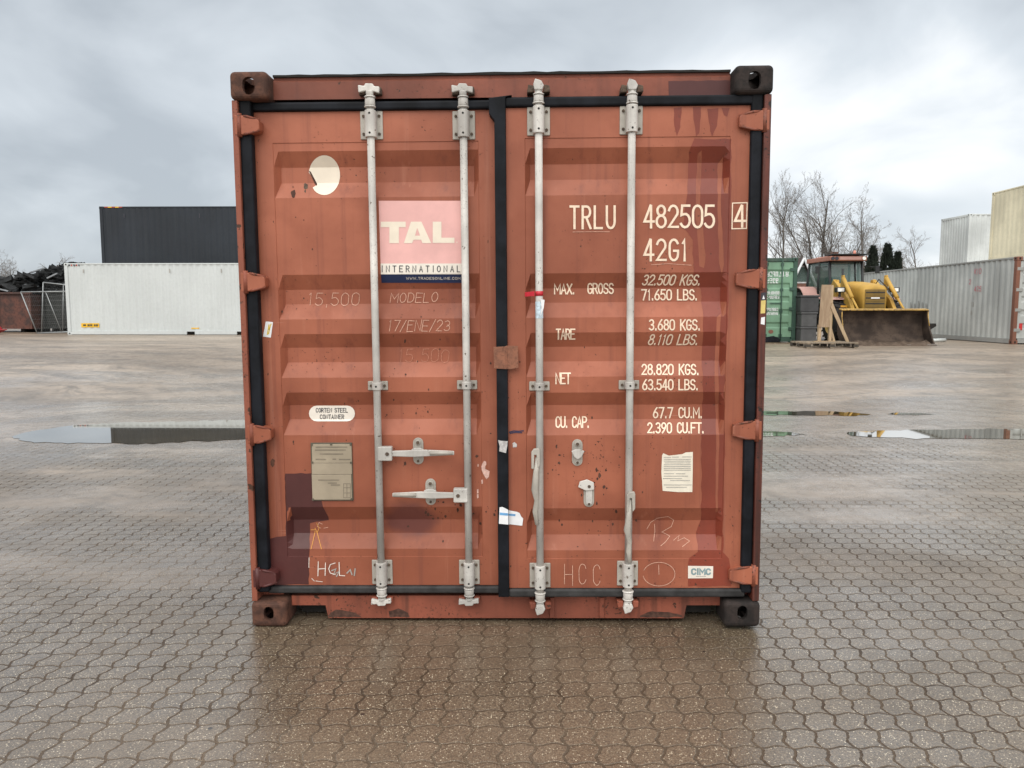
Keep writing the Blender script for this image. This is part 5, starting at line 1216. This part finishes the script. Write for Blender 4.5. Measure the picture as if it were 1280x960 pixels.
for s in (-1, 1):
    tpart('hose', T['black'], lambda m: m.tube([(s * .54, .60, 1.72), (s * .52, .15, 1.98), (s * .56, -.35, 1.72), (s * .60, -.85, 1.30)], .016, 6))
    tpart('mirror_arm', T['black'], lambda m: m.tube([(s * .60, cy0 + .15, 2.45), (s * .95, cy0 - .02, 2.42)], .012, 6), cab)
    tpart('mirror', T['black'], lambda m: m.box(s * .97 - .07, s * .97 + .07, cy0 - .04, cy0, 2.22, 2.46), cab, .01)
    tpart('step', T['black'], lambda m: m.box(min(s * .62, s * .84), max(s * .62, s * .84), 1.45, 1.75, .60, .64), None)
tpart('exhaust', T['black'], lambda m: m.tube([(-.30, .95, 1.85), (-.30, .95, 2.35)], .035, 10), hd_)
tpart('mud', rusty('bucket_mud', (.07, .048, .034), (.12, .085, .062), 6), heap_dirt, bk)

# pallet with an upright board on it, grey boxes behind, odds and ends by the bucket
WOOD = {}
def wood(name, a, b):
    n = NB(name); g = n.noise(3, 5, .6, n.map(scale=(9, 9, 1.2)), .4); k = n.noise(1.2, 3)
    c = n.mix(n.ramp(g, .35, .68), a, b); c = n.mix(n.math('MULTIPLY', n.ramp(k, .45, .7), .4), c, sc(a, .6)); n.bump(g, .002); return n.out(c, .8)
WOOD['board'] = wood('pale_plywood', (.27, .185, .115), (.36, .26, .17)); WOOD['lath'] = wood('sawn_timber', (.36, .26, .16), (.47, .35, .22)); WOOD['pallet'] = wood('weathered_pallet', (.20, .16, .12), (.33, .26, .18)); WOOD['dark'] = wood('dark_block', (.045, .038, .03), (.08, .065, .05))
PY = 17.9; pl0, pl1 = at(997, 431, PY), at(1062, 431, PY)
pz = ground_z(PY)
pal = empty('pallet', ((pl0.x + pl1.x) / 2, PY, pz), R(3), 'low wooden pallet lying in front of the loader tractor', 'pallet'); hw = (pl1.x - pl0.x) / 2
for k in range(5): m = MB(); y = -.5 + k * .25; m.box(-hw, hw, y - .055, y + .055, .124, .148); m.build('deck_board', WOOD['pallet'], pal)
for sx in (-1, 0, 1):
    m = MB(); m.box(sx * (hw - .06) - .055, sx * (hw - .06) + .055, -.55, .55, .100, .1235); m.build('stringer', WOOD['pallet'], pal)
    for y in (-.48, 0, .48): m = MB(); m.box(sx * (hw - .06) - .07, sx * (hw - .06) + .07, y - .06, y + .06, .022, .0995); m.build('block', WOOD['dark'], pal)
    m = MB(); m.box(sx * (hw - .06) - .05, sx * (hw - .06) + .05, -.55, .55, .001, .0215); m.build('skid', WOOD['pallet'], pal)
bs = empty('board_stand', (pal.location.x - .02, PY, pz + .149), 0, 'tall narrow plywood board on a timber frame, standing on the pallet', 'board')
def bx(px): return at(px, 400, PY).x - bs.location.x
def bz(py): return at(1030, py, PY).z - pz - .149
m = MB(); m.prism([(bx(1024.5), bz(356)), (bx(1036.5), bz(356)), (bx(1036), bz(409)), (bx(1022.5), bz(409))], 'y', -.06, -.042); m.build('board', WOOD['board'], bs)
m = MB(); m.box(bx(1038) - .03, bx(1038) + .035, -.04, .06, 0, bz(356.5)); m.build('post', WOOD['lath'], bs)
m = MB(); m.box(bx(1023), bx(1026.5), -.04, .05, 0, bz(406)); m.build('post', WOOD['lath'], bs)
m = MB(); m.prism([(bx(1036.5), bz(384)), (bx(1038.5), bz(378)), (bx(1061.5), .0), (bx(1057.5), .0)], 'y', -.075, -.041 + .0); m.build('brace', WOOD['lath'], bs)
m = MB(); m.prism([(bx(1037.5), bz(406)), (bx(1039), bz(402)), (bx(1046.5), .0), (bx(1043.5), .0)], 'y', .061, .12); m.build('brace', WOOD['lath'], bs)
m = MB(); m.box(bx(1016), bx(1041), -.16, -.078, .0005, .024); m.build('foot_board', WOOD['lath'], bs)
bxm = plain('dark_grey_plastic', (.045, .045, .047), .55, 0, .25, 3); bxm2 = plain('mid_grey_plastic', (.075, .075, .076), .55, 0, .2, 3)
BX0, BX1 = at(999.5, 400, 19.6).x, at(1024, 400, 19.6).x
z = GZ
cr_ = [('grey plastic crate on the ground between green container and tractor, bottom of its stack', .52, bxm2, .04), ('grey plastic crate in the middle of the stack beside the green container', .44, bxm2, .04), ('black lidded plastic bin on top of the stack beside the green container', .50, bxm, .0)]
for lb_, h, mt, ins in cr_:
    r_ = empty('plastic_crate' if 'crate' in lb_ else 'lidded_bin', ((BX0 + BX1) / 2, 19.9, z), 0, lb_, 'crate' if 'crate' in lb_ else 'bin')
    w = (BX1 - BX0) / 2 - ins
    m = MB(); m.box(-w + .02, w - .02, -.28, .28, .0, h - .06); m.build('body', mt, r_, bev=.02)
    m = MB(); m.box(-w, w, -.30, .30, h - .058, h - .002); m.build('rim' if 'crate' in lb_ else 'lid', mt, r_, bev=.012)
    z += h
m = MB(); q = at(1160, 414, 20.7); m.prism([(q.x - .16, GZ + .25), (q.x + .26, GZ + .52), (q.x + .24, GZ + .60), (q.x - .22, GZ + .56)], 'y', 20.7, 21.0); m.box(q.x + .02, q.x + .10, 20.8, 20.9, GZ, GZ + .45)
tag(m.build('implement_arm', M['underside'], None, bev=.01), 'small black steel implement standing just right of the dirty bucket', 'implement')
m = MB(); q = at(1170, 421, 20.9); m.cyl((q.x - .35, 20.9, GZ + .06), (q.x + .5, 21.3, GZ + .06), .055)
tag(m.build('pipe', F['pale'], None), 'short pale pipe lying on the ground right of the bucket', 'pipe')

# ------------------------------------------------------------------ left edge: skips of scrap, leaning fence panels, a cone
def skip(label, x0, x1, y0, y1, z0, h, mat, ribs):
    r_ = empty('scrap_skip', ((x0 + x1) / 2, y0, z0), 0, label, 'skip'); a = (x1 - x0) / 2; d = y1 - y0
    m = MB()
    for q in (([-a, a], [0, .05]), ([-a, a], [d - .05, d]), ([-a, -a + .05], [.051, d - .051]), ([a - .05, a], [.051, d - .051])): m.box(q[0][0], q[0][1], q[1][0], q[1][1], .16, h)
    m.box(-a + .051, a - .051, .051, d - .051, .16, .22); m.build('body', mat, r_)
    for k in range(ribs): x = -a + .05 + (2 * a - .1) * k / (ribs - 1); m = MB(); m.box(x - .05, x + .05, -.085, -.001, .17, h - .02); m.build('rib', mat, r_)
    m = MB(); m.box(-a - .02, a + .02, -.09, .06, h + .001, h + .10); m.build('top_rail', mat, r_, bev=.02)
    for s in (-1, 1): m = MB(); m.box(s * a * .8 - .08, s * a * .8 + .08, .2, d - .2, .0, .158); m.build('skid', M['underside'], r_)
    return r_
SKY_ = 30.5
sx1 = at(41, 400, SKY_).x; sh = at(20, 368, SKY_).z - GZ
skip('rusty brown scrap skip at the left edge of the yard', sx1 - 6.2, sx1, SKY_, SKY_ + 2.3, GZ, sh, rusty('rusty_skip_paint', (.125, .055, .042), (.060, .038, .034), 2.2), 5)
sx2 = at(96, 400, SKY_ + .6).x
skip('blackish green scrap skip between the rusty one and the white container', sx1 + .12, sx2 + 1.6, SKY_ + .6, SKY_ + 2.9, GZ, sh + .05, plain('blackish_green_paint', (.022, .024, .022), .7, 0, .5, 1.2), 4)
# scrap heaped in both skips: torn sheets, bags and bent tubes nobody could count
def scrap(m, seed, n, x0, x1, y0, y1, zf):
    rr = random.Random(seed)
    for _ in range(n):
        x = rr.uniform(x0, x1); y = rr.uniform(y0, y1); z = zf(x) * rr.random() ** .5
        mt = Matrix.Translation((x, y, sh + GZ - .3 + z)) @ Matrix.Rotation(rr.uniform(-.5, .5), 4, 'Y') @ Matrix.Rotation(rr.uniform(-.8, .8), 4, 'X') @ Matrix.Rotation(rr.uniform(-1, 1), 4, 'Z')
        l, w, h = rr.uniform(.15, .8), rr.uniform(.10, .4), rr.uniform(.02, .22)
        m.box(-l / 2, l / 2, -w / 2, w / 2, -h / 2, h / 2, mt)
        for v in list(m.bm.verts)[-8:]: v.co += Vector((rr.gauss(0, .05), rr.gauss(0, .05), rr.gauss(0, .05)))
zf1 = lambda x: .40 + max(0, min(1, (x - (sx1 - 6)) / 6.5)) * .85
zf2 = lambda x: 1.3 + max(0, min(1, (x - sx1) / 2.2)) * .55
m = MB(); scrap(m, 1, 900, sx1 - 6, sx1 - .1, SKY_ + .1, SKY_ + 2.2, zf1); scrap(m, 2, 700, sx1 + .1, at(88, 340, SKY_).x - .3, SKY_ + .8, SKY_ + 2.7, zf2)
tag(m.build('scrap_heap', plain('black_scrap', (.022, .023, .024), .8, 0, .85, 2.2, spec=.2), None, norm=False), 'dark heap of torn sheets and bags piled in the skips behind the fence', 'scrap', kind='stuff')
m = MB(); rr = random.Random(9)
for _ in range(9):
    x = rr.uniform(sx1 - 2, sx2 + .6); z = GZ + sh - .1 + zf2(max(x, sx1)) * rr.uniform(.3, .95) * (1 if x > sx1 else .7); a = rr.uniform(-.3, .7)
    m.box(-rr.uniform(.2, .5), rr.uniform(.2, .5), -.05, .05, -.03, .03, Matrix.Translation((x, SKY_ + rr.uniform(-.05, .6), z)) @ Matrix.Rotation(-a, 4, 'Y'))
for k in range(2): m.tube([(sx2 - 1.0 + k * .4 + .26 * math.cos(t), SKY_ + .9, GZ + sh + 1.0 + .1 * k + .24 * math.sin(t)) for t in [i * math.pi / 9 for i in range(10)]], .022, 5)
tag(m.build('scrap_strips', plain('pale_scrap', (.20, .21, .22), .4, .3, .4, 3), None, norm=False), 'pale metal strips and hoops sticking out of the dark scrap heap', 'scrap', kind='stuff')
GAL = plain('galvanised_tube', (.28, .29, .29), .4, .4, .15, 4)
MESH = plain('thin_fence_wire', (.24, .25, .25), .5, .3)
def fence_panel(label, corners, y, mids, group):
    """tube frame given by survey corners (tl, tr, br, bl), wire mesh inside"""
    c = [at(px, py, y) for px, py in corners]; o = Vector((c[3].x, y, ground_z(y)))
    r_ = empty('fence_panel', o, 0, label, 'fence panel', group); c = [q - o for q in c]
    for nm, a, b in (('rail', 0, 1), ('rail', 3, 2), ('upright', 0, 3), ('upright', 1, 2)): m = MB(); m.tube([c[a], c[b]], .024, 8); m.build(nm, GAL, r_)
    for f in mids: m = MB(); m.tube([c[0].lerp(c[1], f), c[3].lerp(c[2], f)], .019, 8); m.build('upright', GAL, r_)
    m = MB()
    for k in range(1, 30): f = k / 30; m.tube([c[0].lerp(c[1], f), c[3].lerp(c[2], f)], .0022, 3, False)
    for k in range(1, 9): f = k / 9; m.tube([c[0].lerp(c[3], f), c[1].lerp(c[2], f)], .0022, 3, False)
    m.build('wire_mesh', MESH, r_)
    return r_
fence_panel('galvanised fence panel racked over to the left, against the white container', [(26, 365), (98, 364), (118, 414), (46.5, 416.5)], 28.9, (.43,), 'site fence panels by the skips')
fence_panel('galvanised fence panel standing upright between the dark skip and the leaning panel', [(54, 353), (100, 358), (100, 414), (52, 416)], 29.6, (.55,), 'site fence panels by the skips')
q = at(0, 418, 28)
cn = empty('traffic_cone', (q.x - .02, 28, GZ), 0, 'red traffic cone tipped against the ground at the left edge', 'cone'); cn.rotation_euler = (0, R(-24), 0); cn.location.z = GZ + .10
cm_ = plain('faded_cone_red', (.50, .06, .07), .5)
m = MB(); m.cyl((0, 0, .03), (0, 0, .70), .16, .03, 16); m.build('cone_body', cm_, cn)
m = MB(); m.box(-.22, .22, -.22, .22, 0, .03); m.build('cone_base', cm_, cn, bev=.01)

# ------------------------------------------------------------------ trees and houses beyond
BARK = plain('bare_bark', (.105, .092, .080), .9, 0, .3, 3); TWIG = plain('bare_twigs', (.20, .18, .165), .9, 0, .2, 2)
def bare_tree(name, label, x, y, h, seed, lean=0.0, stems=1, spread=.5, group='bare trees behind the yard', r0=.16, upright=.35, base=.25):
    rr = random.Random(seed); root = empty(name, (x, y, GZ), 0, label, 'tree', group)
    tb, tw = MB(), MB(); cnt = [0]
    def grow(p, d, L, r, lev):
        n = 5 if lev < 2 else 3; pts = [p]; rad = [r]; q = p.copy(); dd = d.copy()
        for i in range(n):
            dd = (dd + Vector((rr.gauss(0, .10 + .05 * lev), rr.gauss(0, .10 + .05 * lev), upright * .16 + rr.gauss(0, .05)))).normalized()
            q = q + dd * L / n; pts.append(q.copy()); rad.append(max(.006, r * (1 - .72 * (i + 1) / n)))
        (tb if lev < 2 else tw).tube(pts, rad, 6 if lev == 0 else (5 if lev == 1 else 3), False)
        if lev >= 4 or L < .30: return
        k = {0: rr.randint(9, 13), 1: rr.randint(6, 9), 2: rr.randint(4, 6), 3: rr.randint(2, 4)}[lev]
        for j in range(k):
            f = (base if lev == 0 else .15) + (.97 - (base if lev == 0 else .15)) * (j + rr.random() * .8) / k; f = min(f, .98)
            i = min(int(f * n), n - 1); t = f * n - i; b = pts[i].lerp(pts[i + 1], t); br = rad[i] + (rad[i + 1] - rad[i]) * t
            ax = (pts[i + 1] - pts[i]).normalized(); az = rr.uniform(0, 6.283); o = ax.orthogonal().normalized(); o = Matrix.Rotation(az, 3, ax) @ o
            ang = rr.uniform(.45, .85) * (spread / .5); nd = (ax * math.cos(ang) + o * math.sin(ang)).normalized()
            ln = L * rr.uniform(.36, .55) * (1.15 - .55 * f if lev == 0 else 1 - .3 * f)
            grow(b, nd, ln, min(br * .55, r * .42), lev + 1)
    for s in range(stems):
        a = rr.uniform(0, 6.28); r0_ = r0 * .8; d = Vector((lean + (rr.uniform(-.28, .28) if stems > 1 else 0), rr.uniform(-.1, .1), 1)).normalized()
        grow(Vector((rr.uniform(-.2, .2) * (stems > 1), 0, -.05)), d, h * (1 if s == 0 else rr.uniform(.8, .98)), r0_ * (1 if s == 0 else .8), 0)
    tb.build('trunk', BARK, root, norm=False); tw.build('crown', TWIG, root, norm=False)
    return root
def tx(px, y): return at(px, 380, y).x
def th(py, y): return (at(1000, py, y).z - GZ) * .84
Y = 58
bare_tree('bare_tree', 'slender straight bare tree behind the green container', tx(985, Y), Y, th(218, Y), 11, .0, 1, .42, r0=.15, upright=.8, base=.22)
bare_tree('bare_tree', 'bare tree with trunk bowed left, behind the left side of the cab', tx(1021, Y), Y, th(236, Y), 23, -.18, 1, .55, r0=.17)
bare_tree('bare_tree', 'tallest many-stemmed bare tree right behind the tractor cab', tx(1034, Y), Y + 1, th(216, Y), 31, .06, 2, .5, r0=.17)
bare_tree('bare_tree', 'wide dense bare tree rising over the tractor hood', tx(1054, Y), Y + 2, th(226, Y), 47, .05, 3, .55, r0=.16)
bare_tree('bare_tree', 'bare tree with leaning trunk in front of the dark conifers', tx(1089, 50), 50, th(240, 50), 52, .03, 1, .5, r0=.13)
bare_tree('bare_tree', 'small bushy bare tree right of the dark conifers', tx(1134, 62), 62, th(302, 62), 61, 0, 2, .6, r0=.13, base=.1)
bare_tree('bare_tree', 'thin pale bare tree above the far end of the grey container', tx(1156, 66), 66, th(276, 66), 73, -.05, 1, .5, r0=.12)
bare_tree('bare_tree', 'low bare tree half hidden by the pale second-tier container', tx(1176, 64), 64, th(306, 64), 83, 0, 2, .6, r0=.1, base=.1)
bare_tree('bare_tree', 'round bare shrubby tree at the far left edge', tx(4, 62), 62, at(4, 326, 62).z - GZ, 91, .02, 8, .75, 'bare trees behind the yard', .12, .2, .08)
bare_tree('bare_tree', 'low thicket of bare twigs behind the green container roof', tx(968, 54), 54, th(300, 54), 97, .02, 3, .6, r0=.08, base=.1)
bare_tree('bare_tree', 'low thicket of bare twigs seen between cab roof and conifers', tx(1072, 64), 64, th(286, 64), 98, .02, 3, .6, r0=.1, base=.1)
LEAF = plain('dark_conifer_green', (.022, .030, .020), .8, 0, .5, 1.5)
def conifer(label, px, pt, y, wpx):
    x = tx(px, y); h = th(pt, y) / .84; rw_ = wpx / 2 / _f * (y + 3.5); root = empty('conifer', (x, y, GZ), 0, label, 'tree', 'dark conifers behind the grey container'); rr = random.Random(int(px))
    m = MB(); m.cyl((0, 0, -.05), (0, 0, h * .8), .12, .03, 8); m.build('trunk', BARK, root)
    m = MB()
    for _ in range(2600):
        f = rr.random() ** .8; z = .25 + f * (h - .3); prof = (1 - f) ** .55 * (.72 + .28 * min(1, f * 5)); a = rr.uniform(0, 6.283); rad = rw_ * prof * (.55 + .5 * rr.random()) * (1 + .14 * math.sin(3 * a + z * 2))
        p = Vector((rad * math.cos(a), rad * math.sin(a), z)); u = Vector((math.cos(a), math.sin(a), rr.uniform(.8, 2.2))).normalized(); s = rr.uniform(.10, .22)
        w = u.cross(Vector((rr.gauss(0, 1), rr.gauss(0, 1), rr.gauss(0, 1)))).normalized() * s * .32
        m.face([p - w, p + w, p + u * s + w * .4, p + u * s * 1.25, p + u * s - w * .4])
    m.build('crown', LEAF, root, norm=False)
conifer('dark pointed conifer standing left of the other two, behind the tractor hood', 1088, 309, 45, 25); conifer('tallest dark conifer, middle of the three behind the grey container', 1106, 306, 45.5, 27); conifer('dark conifer at the right of the three, with a lower shoulder', 1119, 316, 45.2, 20)
TILE = plain('dark_roof_tiles', (.075, .055, .050), .8, 0, .3, 2); BRK = plain('red_brick', (.20, .10, .075), .85, 0, .25, 6); WHT = plain('white_barge_board', (.62, .63, .64), .6)
def house(label, px0, px1, ridge_py, y, eave, gable_front=True):
    x0, x1 = tx(px0, y), tx(px1, y); hz = at(px0, ridge_py, y).z - GZ; w = (x1 - x0) / 2; d = 9.0
    r_ = empty('house', ((x0 + x1) / 2, y, GZ), 0, label, 'house')
    if gable_front:
        m = MB(); m.prism([(-w, 0), (w, 0), (w, eave), (0, hz - .12), (-w, eave)], 'y', 0, d); m.build('wall', BRK, r_)
        sl = (hz - eave) / w
        m = MB(); m.prism([(-w - .4, eave - .4 * sl), (0, hz), (w + .4, eave - .4 * sl), (w + .4, eave - .4 * sl - .18), (0, hz - .16), (-w - .4, eave - .4 * sl - .18)], 'y', -.5, d + .5); rf_ = m.build('roof', TILE, r_)
        for s in (-1, 1): m = MB(); m.tube([(0, -.53, hz - .06), (s * (w + .4), -.53, eave - .4 * sl - .06)], .09, 4); m.build('barge_board', WHT, rf_)
        m = MB(); m.box(-.7, .7, -.03, .05, eave - .3, eave + .9); f_ = m.build('window', WHT, r_); m = MB(); m.box(-.6, .6, -.045, -.031, eave - .2, eave + .8); m.build('pane', T['glass'], f_)
    else:
        m = MB(); m.box(-w, w, .3, d, 0, eave); m.build('wall', BRK, r_)
        m = MB(); m.prism([(-.3, eave - .15), (d / 2, hz), (d + .3, eave - .15), (d + .3, eave - .01), (d / 2, hz + .15), (-.3, eave + .01)], 'x', -w - .3, w + .3); rf_ = m.build('roof', TILE, r_)
        m = MB(); m.box(w * .45, w * .45 + .7, d / 2 - .4, d / 2 + .4, hz - .3, hz + .8); m.build('chimney', BRK, rf_)
        for k in (-.5, .3): m = MB(); m.box(k * w - .5, k * w + .5, .26, .31, 1, 2.2); f_ = m.build('window', WHT, r_); m = MB(); m.box(k * w - .4, k * w + .4, .24, .258, 1.1, 2.1); m.build('pane', T['glass'], f_)
    return r_
house('brick house with white barge boards, seen between the green container and the cab', 988, 1012, 322, 50, 3.1)
house('long brick house with dark tiled roof and chimney behind the tractor', 1016, 1078, 323, 56, 3.4, False)
bare_tree('fir_tree', 'dark fir tip showing over the scrap heap by the white container', tx(80, 55), 55, at(80, 328, 55).z - GZ, 5, 0, 1, .6, None, .2, .1, .2)
hedge = MB(); rr = random.Random(77)
for _ in range(34000):
    a = rr.uniform(-230, 230); y = 150 + rr.uniform(0, 10) + 18 * math.sin(a * .021); zt = (3.4 + 2.0 * math.sin(a * .06) + 1.3 * math.sin(a * .19) + .8 * math.sin(a * .71)); z = GZ - .3 + zt * rr.random() ** 1.25; s = rr.uniform(.25, .6)
    p = Vector((a, y, z)); u = Vector((rr.gauss(0, .6), rr.gauss(0, .6), rr.gauss(0, .5) + 1)).normalized() * s; w = u.orthogonal().normalized() * s * .55
    hedge.face([p - w, p + w, p + u])
tag(hedge.build('far_wood', plain('far_bare_wood', (.075, .068, .056), .9, 0, .3, .2), None, norm=False), 'low brown line of far woodland along the horizon', 'wood', kind='stuff')
